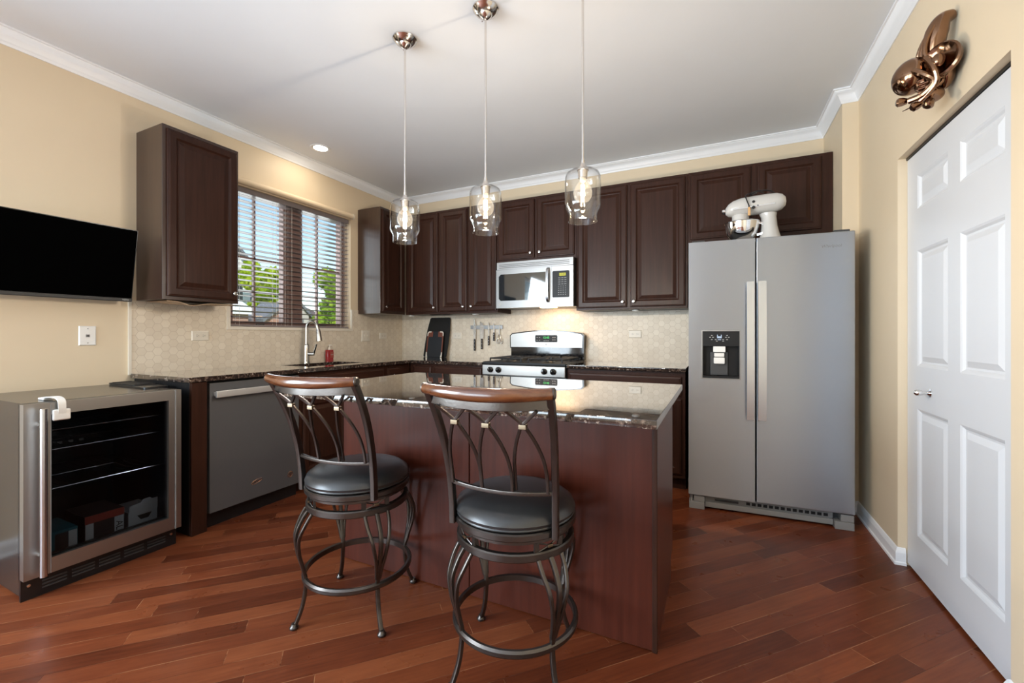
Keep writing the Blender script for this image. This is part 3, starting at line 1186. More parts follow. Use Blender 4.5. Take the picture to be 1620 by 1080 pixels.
# ------------------------------------------------------------------ beverage cooler
cy0, cy1 = -3.256, -2.658
t = thing('beverage_cooler', 'black beverage cooler with a stainless framed glass door on the floor', 'beverage cooler', (0.33, -2.957, 0))
bm = bmesh.new()
box(bm, 0.022, 0.040, cy0 + 0.01, cy1, 0.015, 0.858)
box(bm, 0.040, 0.625, cy0 + 0.01, cy0 + 0.040, 0.015, 0.858)
box(bm, 0.040, 0.625, cy1 - 0.04, cy1, 0.015, 0.858)
box(bm, 0.040, 0.625, cy0 + 0.040, cy1 - 0.04, 0.828, 0.858)
box(bm, 0.040, 0.625, cy0 + 0.040, cy1 - 0.04, 0.015, 0.100)
body = obj('cabinet', bm, 'cooler', t, smooth=False)
bm = bmesh.new()
box(bm, 0.041, 0.045, cy0 + 0.041, cy1 - 0.041, 0.101, 0.827)
box(bm, 0.045, 0.62, cy0 + 0.041, cy0 + 0.045, 0.101, 0.827)
box(bm, 0.045, 0.62, cy1 - 0.045, cy1 - 0.041, 0.101, 0.827)
box(bm, 0.045, 0.62, cy0 + 0.045, cy1 - 0.045, 0.823, 0.827)
box(bm, 0.045, 0.62, cy0 + 0.045, cy1 - 0.045, 0.101, 0.105)
obj('liner', bm, 'bin', t, smooth=False)
bm = bmesh.new()
box(bm, 0.6255, 0.640, cy0 + 0.004, cy1 - 0.004, 0.0, 0.094)
g = obj('toe_grille', bm, 'black', t, smooth=False)
for k in range(5):
    a = cy0 + 0.07 + k * 0.098
    for z in (0.030, 0.045, 0.060):
        bm = bmesh.new()
        box(bm, 0.6402, 0.644, a, a + 0.08, z, z + 0.006)
        obj('vent_slat', bm, 'dgrey', g, smooth=False)
for yy in (cy0 + 0.028, cy1 - 0.028):
    bm = bmesh.new()
    lathe(bm, [(0, 0), (0.007, 0), (0.006, 0.003), (0, 0.004)], (0.640, yy, 0.062), X, 12)
    obj('screw', bm, 'nickel', g)
bm = bmesh.new()
box(bm, 0.627, 0.645, cy0, cy1, 0.100, 0.858)
bmg = bmesh.new()
slab_cells(bmg, 'x', [cy0, cy0 + 0.085, cy1 - 0.060, cy1], [0.100, 0.172, 0.800, 0.858], lambda i, j: not (i == 1 and j == 1), 0.627, 0.646)
bm.free()
door = obj('door', bmg, 'black', t, smooth=False)
bm = bmesh.new()
slab_cells(bm, 'x', [cy0, cy0 + 0.085, cy1 - 0.060, cy1], [0.101, 0.168, 0.804, 0.857], lambda i, j: not (i == 1 and j == 1), 0.646, 0.684)
obj('door_frame', bm, 'steelw', door, smooth=False)
bm = bmesh.new()
box(bm, 0.684, 0.688, cy1 - 0.030, cy1 - 0.026, 0.101, 0.857)
box(bm, 0.684, 0.6865, cy0 + 0.0835, cy0 + 0.085, 0.101, 0.857)
obj('door_frame_seam', bm, 'grey', door, smooth=False)
bm = bmesh.new()
box(bm, 0.660, 0.666, cy0 + 0.085, cy1 - 0.060, 0.168, 0.804)
obj('glass', bm, 'tinted', door, smooth=False)
bm = bmesh.new()
tube(bm, [(0.735, cy0 + 0.046, 0.115), (0.735, cy0 + 0.046, 0.838)], 0.0125, 16)
for z in (0.20, 0.765):
    tube(bm, [(0.684, cy0 + 0.046, z), (0.728, cy0 + 0.046, z)], 0.007, 10)
obj('handle', bm, 'handle', door)
for (z, dip) in ((0.720, 1), (0.630, 1), (0.450, 1)):
    bm = bmesh.new()
    for xx in (0.60, 0.33, 0.075):
        tube(bm, [(xx, cy0 + 0.047, z), (xx, cy1 - 0.047, z)], 0.003, 6)
    for k in range(13):
        yy = cy0 + 0.075 + k * 0.0375
        tube(bm, [(0.605, yy, z), (0.50, yy + 0.006, z - 0.004), (0.42, yy + 0.010, z - 0.013), (0.30, yy + 0.006, z - 0.004), (0.18, yy + 0.010, z - 0.013), (0.08, yy, z)], 0.0022, 5)
    obj('wire_shelf', bm, 'wire', t)
bm = bmesh.new()
box(bm, 0.046, 0.056, cy0 + 0.09, cy1 - 0.09, 0.52, 0.60, 0.003)
cpn = obj('control_panel', bm, 'dgrey', t)
bm = bmesh.new()
for k in range(6):
    box(bm, 0.0562, 0.0575, cy0 + 0.17 + k * 0.045, cy0 + 0.19 + k * 0.045, 0.552, 0.566)
obj('buttons', bm, 'print', cpn, smooth=False)


def carton(label, x0, x1, y0, y1, z0, z1, mat, panels, group='cartons inside the cooler'):
    c = thing('carton', label, 'carton', ((x0 + x1) / 2, (y0 + y1) / 2, z0), 0, group)
    bm = bmesh.new()
    box(bm, x0, x1, y0, y1, z0, z1, 0.001, 1)
    obj('box_body', bm, mat, c, smooth=False)
    for (m, a, b, c0, c1) in panels:
        bm = bmesh.new()
        box(bm, x1 + 0.0003, x1 + 0.0012, a, b, c0, c1)
        obj('print_panel', bm, m, c, smooth=False)
    return c


c = carton('red and dark drink carton with white end strips on the cooler floor', 0.34, 0.56, -3.015, -2.86, 0.106, 0.262, 'boxdark',
           [('boxred', -3.015, -2.86, 0.225, 0.262), ('boxwhite', -2.90, -2.862, 0.108, 0.224), ('boxwhite', -3.013, -2.982, 0.108, 0.224)])
text('lettering', 'ALE', 0.040, 'slot', c, (0.5615, -2.881, 0.166), (0, 0, -1), Y)
carton('dark teal drink carton with a white strip, leftmost on the cooler floor', 0.34, 0.56, -3.19, -3.04, 0.106, 0.235, 'boxteal',
       [('boxwhite', -3.073, -3.043, 0.108, 0.222), ('boxdark', -3.12, -3.075, 0.108, 0.222)])
c = thing('carton', 'opened white carton with a torn flap on the cooler floor', 'carton', (0.45, -2.78, 0.106), 0, 'cartons inside the cooler')
bm = bmesh.new()
slab_cells(bm, 'z', [0.35, 0.353, 0.547, 0.55], [-2.838, -2.835, -2.712, -2.709], lambda i, j: not (i == 1 and j == 1), 0.109, 0.215)
box(bm, 0.35, 0.55, -2.838, -2.709, 0.106, 0.109)
obj('box_body', bm, 'boxwhite', c, smooth=False)
bm = bmesh.new()
prism(bm, [(-2.835, 0.205), (-2.709, 0.205), (-2.709, 0.262), (-2.735, 0.262), (-2.745, 0.272), (-2.775, 0.270), (-2.785, 0.256), (-2.835, 0.250)], (0.552, 0, 0), Y, Z, X, 0.002)
obj('flap', bm, 'boxwhite', c, smooth=False)
bm = bmesh.new()
prism(bm, [(-2.80, 0.19), (-2.735, 0.19), (-2.75, 0.165), (-2.785, 0.165)], (0.5503, 0, 0), Y, Z, X, 0.001)
obj('hand_hole', bm, 'slot', c, smooth=False)

# child lock strap on the cooler
t = thing('child_lock', 'white plastic child lock strap over the cooler door top', 'child lock', (0.66, -3.15, 0.859))
bm = bmesh.new()
box(bm, 0.520, 0.580, -3.165, -3.130, 0.8585, 0.868, 0.004)
obj('pad', bm, 'plastic', t)
bm = bmesh.new()
box(bm, 0.6845, 0.699, -3.170, -3.110, 0.775, 0.825, 0.007, 3)
obj('pad', bm, 'plastic', t)
bm = bmesh.new()
sweep(bm, spline([(0.550, -3.148, 0.868), (0.60, -3.146, 0.874), (0.66, -3.144, 0.876), (0.695, -3.142, 0.864), (0.701, -3.141, 0.835), (0.698, -3.140, 0.805)], 5), rect(0.026, 0.004), False, (0, 1, 0.001))
bm2 = bmesh.new()
bm.free()
sweep(bm2, spline([(0.550, -3.148, 0.868), (0.60, -3.146, 0.874), (0.66, -3.144, 0.876), (0.695, -3.142, 0.864), (0.701, -3.141, 0.835), (0.698, -3.140, 0.805)], 5), rect(0.004, 0.026), False, Y)
obj('strap', bm2, 'plastic', t)

# two dark trays on the cooler by the worktop
bm = bmesh.new()
prism(bm, rrect(0.09, 0.50, -2.745, -2.625, 0.02), (0, 0, 0.8585), X, Y, Z, 0.008)
solo('tray', bm, 'black', 'thin black tray lying on the cooler, under the other tray', 'tray', 'black trays on the cooler')
bm = bmesh.new()
prism(bm, rrect(0.06, 0.36, -2.735, -2.615, 0.02), (0, 0, 0.8670), X, Y, Z, 0.004)
for a in (0.08, 0.33):
    box(bm, a, a + 0.012, -2.72, -2.63, 0.8705, 0.8745)
solo('tray', bm, 'matte', 'upper thin black tray stacked on the cooler by the wall', 'tray', 'black trays on the cooler')

# ------------------------------------------------------------------ television
ty0, ty1 = -3.372, -2.643
P0 = Vector((0.120, 0, 1.360))
P1 = Vector((0.198, 0, 1.787))
vdir = (P1 - P0).normalized()
ndir = Vector((0, 1, 0)).cross(vdir)
if ndir.x < 0:
    ndir = -ndir
hh = (P1 - P0).length
t = thing('television', 'black flat-screen television tilted on the wall left of the cabinet', 'television', (0.10, -3.0, 1.360))


def tvbox(bm, a0, a1, b0, b1, c0, c1):
    vs = []
    for y in (a0, a1):
        for b in (b0, b1):
            for c in (c0, c1):
                p = P0 + vdir * b + ndir * c
                vs.append(bm.verts.new((p.x, y, p.z)))
    for f in [(0, 1, 3, 2), (4, 6, 7, 5), (0, 4, 5, 1), (2, 3, 7, 6), (0, 2, 6, 4), (1, 5, 7, 3)]:
        bm.faces.new([vs[i] for i in f])


bm = bmesh.new()
tvbox(bm, ty0, ty1, 0, hh, -0.028, -0.001)
tvbox(bm, ty0 + 0.12, ty1 - 0.12, 0.02, hh * 0.6, -0.055, -0.028)
obj('casing', bm, 'black', t, smooth=False)
bm = bmesh.new()
tvbox(bm, ty0 + 0.004, ty1 - 0.004, 0.022, hh - 0.004, -0.001, 0.001)
obj('screen', bm, 'screen', t, smooth=False)
bm = bmesh.new()
tvbox(bm, ty0, ty1, 0.004, 0.019, -0.001, 0.003)
obj('bezel', bm, 'graphite', t, smooth=False)
pp = P0 + vdir * 0.0115 + ndir * 0.0032
text('logo', 'VIZIO', 0.013, 'print', t, (pp.x, ty1 - 0.032, pp.z), Y, vdir)
bm = bmesh.new()
box(bm, 0.0005, 0.02, -3.10, -2.92, 1.50, 1.66)
tube(bm, [(0.02, -3.01, 1.58), (0.11, -3.01, 1.56)], 0.02, 10)
obj('wall_bracket', bm, 'black', t, smooth=False)


# ------------------------------------------------------------------ outlets and plates
def plate(label, o, U, N, w, h, kind, mat='plate'):
    o, U, N = Vector(o), Vector(U), Vector(N)
    t = thing('wall_plate', label, 'outlet' if kind == 'outlet' else 'wall plate', o, 0, 'cover plates on the walls')
    V = Vector((0, 0, 1))
    bm = bmesh.new()
    ringpanel(bm, o - U * (w / 2) - V * (h / 2) + N * 0.0003, U, V, N, w, h, [(0, 0), (0, 0.002), (0.004, 0.0055), (0.006, 0.006)])
    obj('cover', bm, mat, t, smooth=False)

    def dots(name, rects, m, dep=0.0012, base=0.0063):
        bm = bmesh.new()
        for (x0, x1, z0, z1) in rects:
            prism(bm, [(x0, z0), (x1, z0), (x1, z1), (x0, z1)], o + N * base, U, V, N, dep)
        obj(name, bm, m, t, smooth=False)
    if kind == 'outlet':
        for s in (-0.020, 0.020):
            dots('socket_face', [(s - 0.015, s + 0.015, -0.014, 0.014)], mat)
            dots('slots', [(s - 0.007, s - 0.001, 0.004, 0.0062), (s - 0.007, s + 0.000, -0.0062, -0.004), (s + 0.005, s + 0.009, -0.002, 0.002)], 'slot', 0.0008, 0.0076)
    elif kind == 'switch':
        for s in (-0.023, 0.023):
            dots('toggle', [(s - 0.005, s + 0.005, -0.006, 0.012)], mat, 0.010)
            dots('screws', [(s - 0.002, s + 0.002, 0.030, 0.033), (s - 0.002, s + 0.002, -0.033, -0.030)], 'slot')
    elif kind == 'jack':
        dots('jack', [(-0.009, 0.009, -0.008, 0.008)], 'grey')
        dots('socket', [(-0.005, 0.005, -0.004, 0.004)], 'slot', 0.0008, 0.0076)
        dots('screws', [(-0.002, 0.002, 0.040, 0.044), (-0.002, 0.002, -0.044, -0.040)], 'slot')
    return t


plate('white plate with a jack on the bare wall under the television', (0.0, -2.805, 1.153), Y, X, 0.079, 0.114, 'jack', 'plastic')
plate('outlet plate on the tile under the cabinet left of the window', (TT, -2.197, 1.153), Y, X, 0.114, 0.070, 'outlet')
plate('double switch plate on the tile right of the window', (TT, -0.592, 1.150), Y, X, 0.117, 0.117, 'switch')
plate('outlet plate between the switch plate and the room corner', (TT, -0.331, 1.150), Y, X, 0.114, 0.070, 'outlet')
plate('outlet plate right of the black cutting boards', (0.776, -TT, 1.151), X, NY, 0.108, 0.070, 'outlet')
plate('outlet plate on the tile between the stove and the refrigerator', (2.681, -TT, 1.168), X, NY, 0.113, 0.070, 'outlet')

# ------------------------------------------------------------------ faucet, soap
fx, fy, fz = 0.105, -1.392, CT1 + 0.0005
t = thing('faucet', 'brushed nickel pull-down faucet behind the sink', 'faucet', (fx, fy, fz))
bm = bmesh.new()
lathe(bm, [(0, 0), (0.030, 0), (0.030, 0.004), (0.026, 0.008), (0.024, 0.10), (0.023, 0.150), (0.017, 0.165), (0, 0.166)], (fx, fy, fz), Z, 24)
obj('faucet_body', bm, 'faucet', t)
bm = bmesh.new()
sp = [(fx, fy, fz + 0.15), (fx, fy, fz + 0.26)] + [(fx + 0.058 - 0.058 * math.cos(a), fy + 0.006 * a, fz + 0.300 + 0.062 * math.sin(a)) for a in [PI * k / 10 for k in range(0, 10)]]
sp = sp + [(fx + 0.120, fy + 0.020, fz + 0.285)]
tube(bm, spline(sp, 4), 0.0135, 14)
obj('spout', bm, 'faucet', t)
bm = bmesh.new()
lathe(bm, [(0, 0), (0.016, 0), (0.019, 0.02), (0.0245, 0.085), (0.0245, 0.105), (0, 0.106)], (fx + 0.119, fy + 0.020, fz + 0.295), (0.14, 0.02, -1), 18)
obj('spray_head', bm, 'faucet', t)
bm = bmesh.new()
tube(bm, [(fx + 0.02, fy + 0.006, fz + 0.080), (fx + 0.065, fy + 0.026, fz + 0.080)], 0.015, 14)
sweep(bm, spline([(fx + 0.060, fy + 0.024, fz + 0.082), (fx + 0.070, fy + 0.030, fz + 0.12), (fx + 0.080, fy + 0.036, fz + 0.165)], 4), rect(0.018, 0.008, 0.003), False, X)
obj('lever', bm, 'faucet', t)

t = thing('soap_bottle', 'small red soap bottle with a clear pump beside the faucet', 'soap bottle', (0.060, -1.105, fz))
bm = bmesh.new()
prism(bm, rrect(0.040, 0.080, -1.140, -1.070, 0.012, 4), (0, 0, fz), X, Y, Z, 0.105)
obj('bottle', bm, 'soap', t)
bm = bmesh.new()
lathe(bm, [(0, 0), (0.012, 0), (0.012, 0.018), (0.006, 0.022), (0.005, 0.042), (0, 0.042)], (0.060, -1.105, fz + 0.105), Z, 14)
box(bm, 0.053, 0.095, -1.111, -1.099, fz + 0.145, fz + 0.154, 0.002)
obj('pump', bm, 'plate', t)
bm = bmesh.new()
box(bm, 0.0802, 0.0812, -1.112, -1.075, fz + 0.030, fz + 0.088)
obj('bottle_label', bm, 'boxred', t, smooth=False)
text('lettering', 'SOAP', 0.012, 'print', t, (0.0816, -1.094, fz + 0.060), Y, Z)

# ------------------------------------------------------------------ cutting boards
def leaning(bm, poly, ybase, ytop, h, thick, z):
    """board leaning on the back wall: bottom edge at ybase, top at ytop"""
    V = Vector((0, ytop - ybase, 1.0 * h)).normalized()
    N = Vector((1, 0, 0)).cross(V)
    if N.y > 0:
        N = -N
    prism(bm, poly, (0, ybase, z), X, V, N, thick)
    return V, N


zc = CT1 + 0.0008
bm = bmesh.new()
poly = [(0.365, 0.012), (0.375, 0.0), (0.660, 0.0), (0.672, 0.012), (0.690, 0.15), (0.700, 0.30), (0.698, 0.425), (0.684, 0.440), (0.445, 0.440), (0.430, 0.430), (0.398, 0.30), (0.378, 0.15)]
leaning(bm, poly, -0.068, -0.022, 0.44, 0.008, zc)
b1 = solo('cutting_board', bm, 'board', 'large black cutting board leaning on the corner backsplash', 'cutting board', 'black cutting boards by the stove')
t = thing('cutting_board', 'smaller black cutting board with red-brown border and pale corners, leaning in front', 'cutting board', (0.54, -0.10, zc), 0, 'black cutting boards by the stove')
bm = bmesh.new()
V, N = leaning(bm, rrect(0.425, 0.640, 0.0, 0.285, 0.02), -0.106, -0.062, 0.285, 0.008, zc)
obj('board', bm, 'slate', t)
bm = bmesh.new()
base = Vector((0, -0.106, zc))
for poly in ([(0.425, 0.02), (0.440, 0.02), (0.440, 0.205), (0.445, 0.225), (0.497, 0.225), (0.497, 0.285), (0.445, 0.285), (0.430, 0.275), (0.425, 0.265)],
             [(0.640, 0.02), (0.625, 0.02), (0.625, 0.205), (0.620, 0.225), (0.568, 0.225), (0.568, 0.285), (0.620, 0.285), (0.635, 0.275), (0.640, 0.265)]):
    prism(bm, poly, base + N * 0.0083, X, V, N, 0.001)
obj('border', bm, 'redwood', t, smooth=False)
for cx, s in ((0.425, 1), (0.640, -1)):
    bm = bmesh.new()
    prism(bm, [(cx, 0.235), (cx, 0.270), (cx + s * 0.018, 0.287), (cx + s * 0.050, 0.287), (cx + s * 0.050, 0.276), (cx + s * 0.022, 0.274), (cx + s * 0.012, 0.262), (cx + s * 0.010, 0.235)], base + N * 0.0095, X, V, N, 0.0015)
    obj('corner_grip', bm, 'plate', t, smooth=False)
    bm = bmesh.new()
    prism(bm, [(cx, 0.0), (cx + s * 0.022, 0.0), (cx + s * 0.014, 0.03), (cx + s * 0.012, 0.055), (cx, 0.055)], base + N * 0.0095, X, V, N, 0.0015)
    obj('corner_grip', bm, 'plate', t, smooth=False)

# ------------------------------------------------------------------ knife rack
bm = bmesh.new()
box(bm, 0.952, 1.338, -0.024, -TT - 0.0005, 1.222, 1.262, 0.002)
solo('knife_rack', bm, 'steel', 'magnetic steel knife rack on the tile left of the stove', 'knife rack')


def knife(label, x, zt, zj, zb, wb, serr=False, wh=0.017):
    """blade tip at zt, joint at zj, handle butt at zb"""
    t = thing('knife', label, 'knife', (x, -0.026, zb), 0, 'knives on the magnetic rack')
    bm = bmesh.new()
    prism(bm, [(x - wb / 2, zj), (x + wb / 2, zj), (x + wb / 2, zj + (zt - zj) * 0.55), (x + wb * 0.30, zj + (zt - zj) * 0.85), (x - wb * 0.38, zt), (x - wb / 2, zt - 0.004)], (0, -0.0245, 0), X, Z, NY, 0.0025)
    obj('blade', bm, 'blade', t, smooth=False)
    bm = bmesh.new()
    prism(bm, rrect(x - wh / 2, x + wh / 2, zb, zj, 0.006, 3), (0, -0.021, 0), X, Z, NY, 0.013)
    for k in range(3):
        pass
    h = obj('handle', bm, 'knifeh', t)
    bm = bmesh.new()
    for k in range(3):
        lathe(bm, [(0, 0), (0.0028, 0), (0, 0.0008)], (x, -0.0341, zb + (zj - zb) * (0.2 + 0.3 * k)), NY, 8)
    obj('rivets', bm, 'nickel', h)
    return t


knife('longest narrow knife at the left end of the rack', 1.006, 1.338, 1.115, 0.990, 0.026)
knife('broad chef knife, second on the rack', 1.094, 1.305, 1.120, 1.008, 0.046)
knife('slim mid-length knife with dark handle, third on the rack', 1.178, 1.295, 1.150, 1.050, 0.017)
knife('shortest dark-handled knife, right of the slim knife', 1.240, 1.282, 1.185, 1.098, 0.016)
t = thing('shears', 'steel kitchen shears hanging at the right end of the knife rack', 'kitchen shears', (1.305, -0.026, 1.07), 0)
bm = bmesh.new()
prism(bm, [(1.298, 1.165), (1.310, 1.165), (1.308, 1.275), (1.302, 1.275)], (0, -0.0245, 0), X, Z, NY, 0.004)
obj('blade', bm, 'blade', t, smooth=False)
for s in (-1, 1):
    bm = bmesh.new()
    tube(bm, [(1.304, -0.028, 1.168), (1.304 + s * 0.016, -0.028, 1.140), (1.304 + s * 0.012, -0.028, 1.118)], 0.004, 6)
    tube(bm, [(1.304 + s * 0.020 + 0.013 * math.cos(a), -0.028, 1.095 + 0.024 * math.sin(a)) for a in [2 * PI * k / 14 for k in range(14)]], 0.004, 6, True)
    obj('handle', bm, 'blade', t)

# ------------------------------------------------------------------ microwave over the stove
mx0, mx1, mz0, mz1, myf = 1.462, 2.2180, 1.412, 1.846, -0.388
t = thing('microwave', 'stainless over-the-range microwave between the wall cabinets', 'microwave', ((mx0 + mx1) / 2, -0.2, mz0))
bm = bmesh.new()
box(bm, mx0, mx1, myf + 0.03, -0.303, mz0 + 0.004, mz1)
box(bm, mx0, mx1, -0.303, -TT - 0.001, mz0 + 0.004, mz1)
obj('casing', bm, 'black', t, smooth=False)
bm = bmesh.new()
box(bm, mx0, mx1, myf, myf + 0.029, mz1 - 0.070, mz1, 0.003)
g = obj('vent_grille', bm, 'steel', t)
for k in range(3):
    bm = bmesh.new()
    box(bm, mx0 + 0.025, mx1 - 0.035, myf - 0.0006, myf + 0.002, mz1 - 0.058 + k * 0.015, mz1 - 0.053 + k * 0.015)
    obj('vent_slot', bm, 'slot', g, smooth=False)


def bowed(bm, x0, x1, z0, z1, bow, n=12, yb=None):
    """panel with a front gently bowed towards the room along its width"""
    xs = [x0 + (x1 - x0) * k / n for k in range(n + 1)]
    xm, xw = (mx0 + mx1) / 2 - 0.08, (mx1 - mx0) / 2 + 0.1
    fr = lambda x: myf - bow * (1 - ((x - xm) / xw) ** 2)
    rows = []
    for x in xs:
        rows.append([bm.verts.new(p) for p in ((x, fr(x), z0), (x, fr(x), z1), (x, myf + 0.029, z1), (x, myf + 0.029, z0))])
    for a, b in zip(rows, rows[1:]):
        for k in range(4):
            bm.faces.new((a[k], b[k], b[(k + 1) % 4], a[(k + 1) % 4]))
    bm.faces.new(rows[0])
    bm.faces.new(rows[-1][::-1])
    return fr


bm = bmesh.new()
fr = bowed(bm, mx0, mx0 + 0.555, mz0, mz1 - 0.073, 0.016)
door = obj('door', bm, 'steel', t)
bm = bmesh.new()
wz0, wz1 = mz0 + 0.068, mz1 - 0.118
pl = rrect(mx0 + 0.028, mx0 + 0.535, wz0, wz1, 0.02, 4)
xs = sorted(set([p[0] for p in pl] + [mx0 + 0.028 + 0.507 * k / 14 for k in range(15)]))
cnt = 24
fv, bv = [], []
for k in range(cnt + 1):
    x = mx0 + 0.028 + 0.507 * k / cnt
    e = min(k, cnt - k) / cnt * 0.507
    ins = 0.020 - math.sqrt(max(0, 0.020 ** 2 - max(0, 0.020 - e) ** 2)) if e < 0.020 else 0
    fv.append([bm.verts.new((x, fr(x) - 0.0012, wz0 + ins)), bm.verts.new((x, fr(x) - 0.0012, wz1 - ins))])
    bv.append([bm.verts.new((x, fr(x) + 0.003, wz0 + ins)), bm.verts.new((x, fr(x) + 0.003, wz1 - ins))])
for k in range(cnt):
    bm.faces.new((fv[k][0], fv[k + 1][0], fv[k + 1][1], fv[k][1]))
    bm.faces.new((bv[k][0], bv[k][1], bv[k + 1][1], bv[k + 1][0]))
    bm.faces.new((fv[k][0], bv[k][0], bv[k + 1][0], fv[k + 1][0]))
    bm.faces.new((fv[k][1], fv[k + 1][1], bv[k + 1][1], bv[k][1]))
obj('window', bm, 'mwglass', door)
bm = bmesh.new()
hx = mx0 + 0.527
sweep(bm, spline([(hx, myf - 0.012, mz1 - 0.088), (hx, myf - 0.040, mz1 - 0.12), (hx, myf - 0.052, (mz0 + mz1) / 2 - 0.03), (hx, myf - 0.040, mz0 + 0.075), (hx, myf - 0.012, mz0 + 0.045)], 6), rect(0.026, 0.014, 0.004), False, (0, -1, 0))
obj('handle', bm, 'handle', door)
bm = bmesh.new()
lathe(bm, [(0, 0), (0.011, 0), (0.011, 0.0012), (0, 0.0015)], (mx0 + 0.038, fr(mx0 + 0.038) + 0.0002, mz0 + 0.034), NY, 20)
lg = obj('logo', bm, 'print', door)
bm = bmesh.new()
tube(bm, [(mx0 + 0.038 + 0.0085 * math.cos(2 * PI * k / 20), fr(mx0 + 0.038) - 0.0014, mz0 + 0.034 + 0.0085 * math.sin(2 * PI * k / 20)) for k in range(20)], 0.0007, 5, True)
obj('logo_ring', bm, 'grey', lg)
text('logo_lettering', 'GE', 0.008, 'grey', lg, (mx0 + 0.038, fr(mx0 + 0.038) - 0.0018, mz0 + 0.034), X, Z)
bm = bmesh.new()
bowed(bm, mx0 + 0.557, mx1, mz0, mz1 - 0.073, 0.016, 6)
cp = obj('control_panel', bm, 'steel', t)
bm = bmesh.new()
kx0, kx1 = mx0 + 0.566, mx1 - 0.035
prism(bm, rrect(kx0, kx1, wz0 + 0.012, wz1, 0.010, 3), (0, fr(kx0) - 0.0008, 0), X, Z, Y, 0.004)
kp = obj('keypad', bm, 'enamel', cp)
yk = fr(kx0) - 0.0016
bm = bmesh.new()
box(bm, kx0 + 0.065, kx0 + 0.125, yk, yk + 0.0006, wz1 - 0.045, wz1 - 0.020)
obj('display', bm, 'amber', kp, smooth=False)
text('digits', '12:43', 0.020, 'slot', kp, (kx0 + 0.095, yk - 0.0004, wz1 - 0.0325), X, Z, 0.0002)
bm = bmesh.new()
for r in range(9):
    n = 3 if r < 4 else 4
    for c_ in range(n):
        ww = 0.020 if n == 3 else 0.009
        xx = kx0 + 0.055 + c_ * (0.028 if n == 3 else 0.021)
        z = wz1 - 0.065 - r * 0.0185
        if z > wz0 + 0.02:
            box(bm, xx, xx + ww, yk, yk + 0.0006, z, z + 0.0045)
obj('key_legends', bm, 'pgrey', kp, smooth=False)
bm = bmesh.new()
box(bm, mx0 + 0.42, mx0 + 0.56, -0.335, -0.25, mz0 - 0.002, mz0 + 0.0035)
obj('hood_light', bm, 'hood', t, smooth=False)
hl = area('hood_glow', (mx0 + 0.49, -0.25, mz0 - 0.006), (0, 0.35, -1), 0.16, 0.08, 1.3, (1.0, 0.66, 0.36))

# ------------------------------------------------------------------ gas range
rx0, rx1 = 1.4525, 2.2340
ryf = -0.655
t = thing('range_stove', 'black and stainless gas range with a curved backguard below the microwave', 'stove', ((rx0 + rx1) / 2, -0.33, 0))
bm = bmesh.new()
box(bm, rx0, rx1, ryf + 0.03, -0.012, 0.0, 0.895)
obj('oven_body', bm, 'black', t, smooth=False)
bm = bmesh.new()
box(bm, rx0, rx1, ryf + 0.012, -0.085, 0.896, 0.922, 0.006)
obj('cooktop', bm, 'enamel', t)
bm = bmesh.new()
box(bm, rx0 + 0.002, rx1 - 0.002, ryf, ryf + 0.029, 0.806, 0.895, 0.006)
cp = obj('control_panel', bm, 'steelw', t)
for xx in (rx0 + 0.088, rx0 + 0.168, rx1 - 0.185, rx1 - 0.105):
    bm = bmesh.new()
    lathe(bm, [(0, 0), (0.026, 0), (0.026, 0.010), (0.020, 0.014), (0.0185, 0.028), (0, 0.029)], (xx, ryf, 0.853), NY, 22)
    box(bm, xx - 0.004, xx + 0.004, ryf - 0.034, ryf - 0.027, 0.838, 0.868, 0.001, 1)
    k = obj('knob', bm, 'gloss', cp)
    bm = bmesh.new()
    box(bm, xx - 0.001, xx + 0.001, ryf - 0.0346, ryf - 0.0341, 0.855, 0.866)
    obj('pointer', bm, 'print', k, smooth=False)
bm = bmesh.new()
box(bm, rx0 + 0.004, rx1 - 0.004, ryf - 0.004, ryf + 0.029, 0.205, 0.796, 0.005)
od = obj('oven_door', bm, 'steelw', t)
bm = bmesh.new()
box(bm, rx0 + 0.10, rx1 - 0.10, ryf - 0.0055, ryf - 0.0042, 0.34, 0.66)
obj('oven_window', bm, 'mwglass', od, smooth=False)
bm = bmesh.new()
tube(bm, [(rx0 + 0.05, ryf - 0.045, 0.755), (rx1 - 0.05, ryf - 0.045, 0.755)], 0.012, 12)
for xx in (rx0 + 0.07, rx1 - 0.07):
    tube(bm, [(xx, ryf - 0.004, 0.755), (xx, ryf - 0.045, 0.755)], 0.009, 8)
obj('handle', bm, 'handle', od)
bm = bmesh.new()
box(bm, rx0 + 0.004, rx1 - 0.004, ryf, ryf + 0.029, 0.045, 0.195, 0.004)
obj('drawer', bm, 'steelw', t)
# backguard: black back with a bowed-top stainless panel
bm = bmesh.new()
box(bm, rx0 + 0.012, rx1 - 0.012, -0.075, -0.012, 0.9225, 1.055)
bt = [(rx0 + 0.010, 1.030), (rx1 - 0.008, 1.030), (rx1 - 0.004, 1.155), (rx1 - 0.03, 1.178)] + \
     [(rx1 - 0.03 - (rx1 - rx0 - 0.06) * k / 10, 1.178 + 0.030 * math.sin(PI * k / 10)) for k in range(1, 10)] + [(rx0 + 0.03, 1.178), (rx0 + 0.006, 1.155)]
prism(bm, bt, (0, -0.012, 0), X, Z, NY, 0.082)
bg_o = obj('backguard', bm, 'gloss', t, smooth=False)
bm = bmesh.new()
ft = [(rx0 + 0.020, 1.040), (rx1 - 0.022, 1.040), (rx1 - 0.018, 1.150), (rx1 - 0.035, 1.168)] + \
     [(rx1 - 0.035 - (rx1 - rx0 - 0.07) * k / 10, 1.168 + 0.029 * math.sin(PI * k / 10)) for k in range(1, 10)] + [(rx0 + 0.035, 1.168), (rx0 + 0.016, 1.150)]
prism(bm, ft, (0, -0.0942, 0), X, Z, NY, 0.004)
fp = obj('face_panel', bm, 'steelw', bg_o, smooth=False)
bm = bmesh.new()
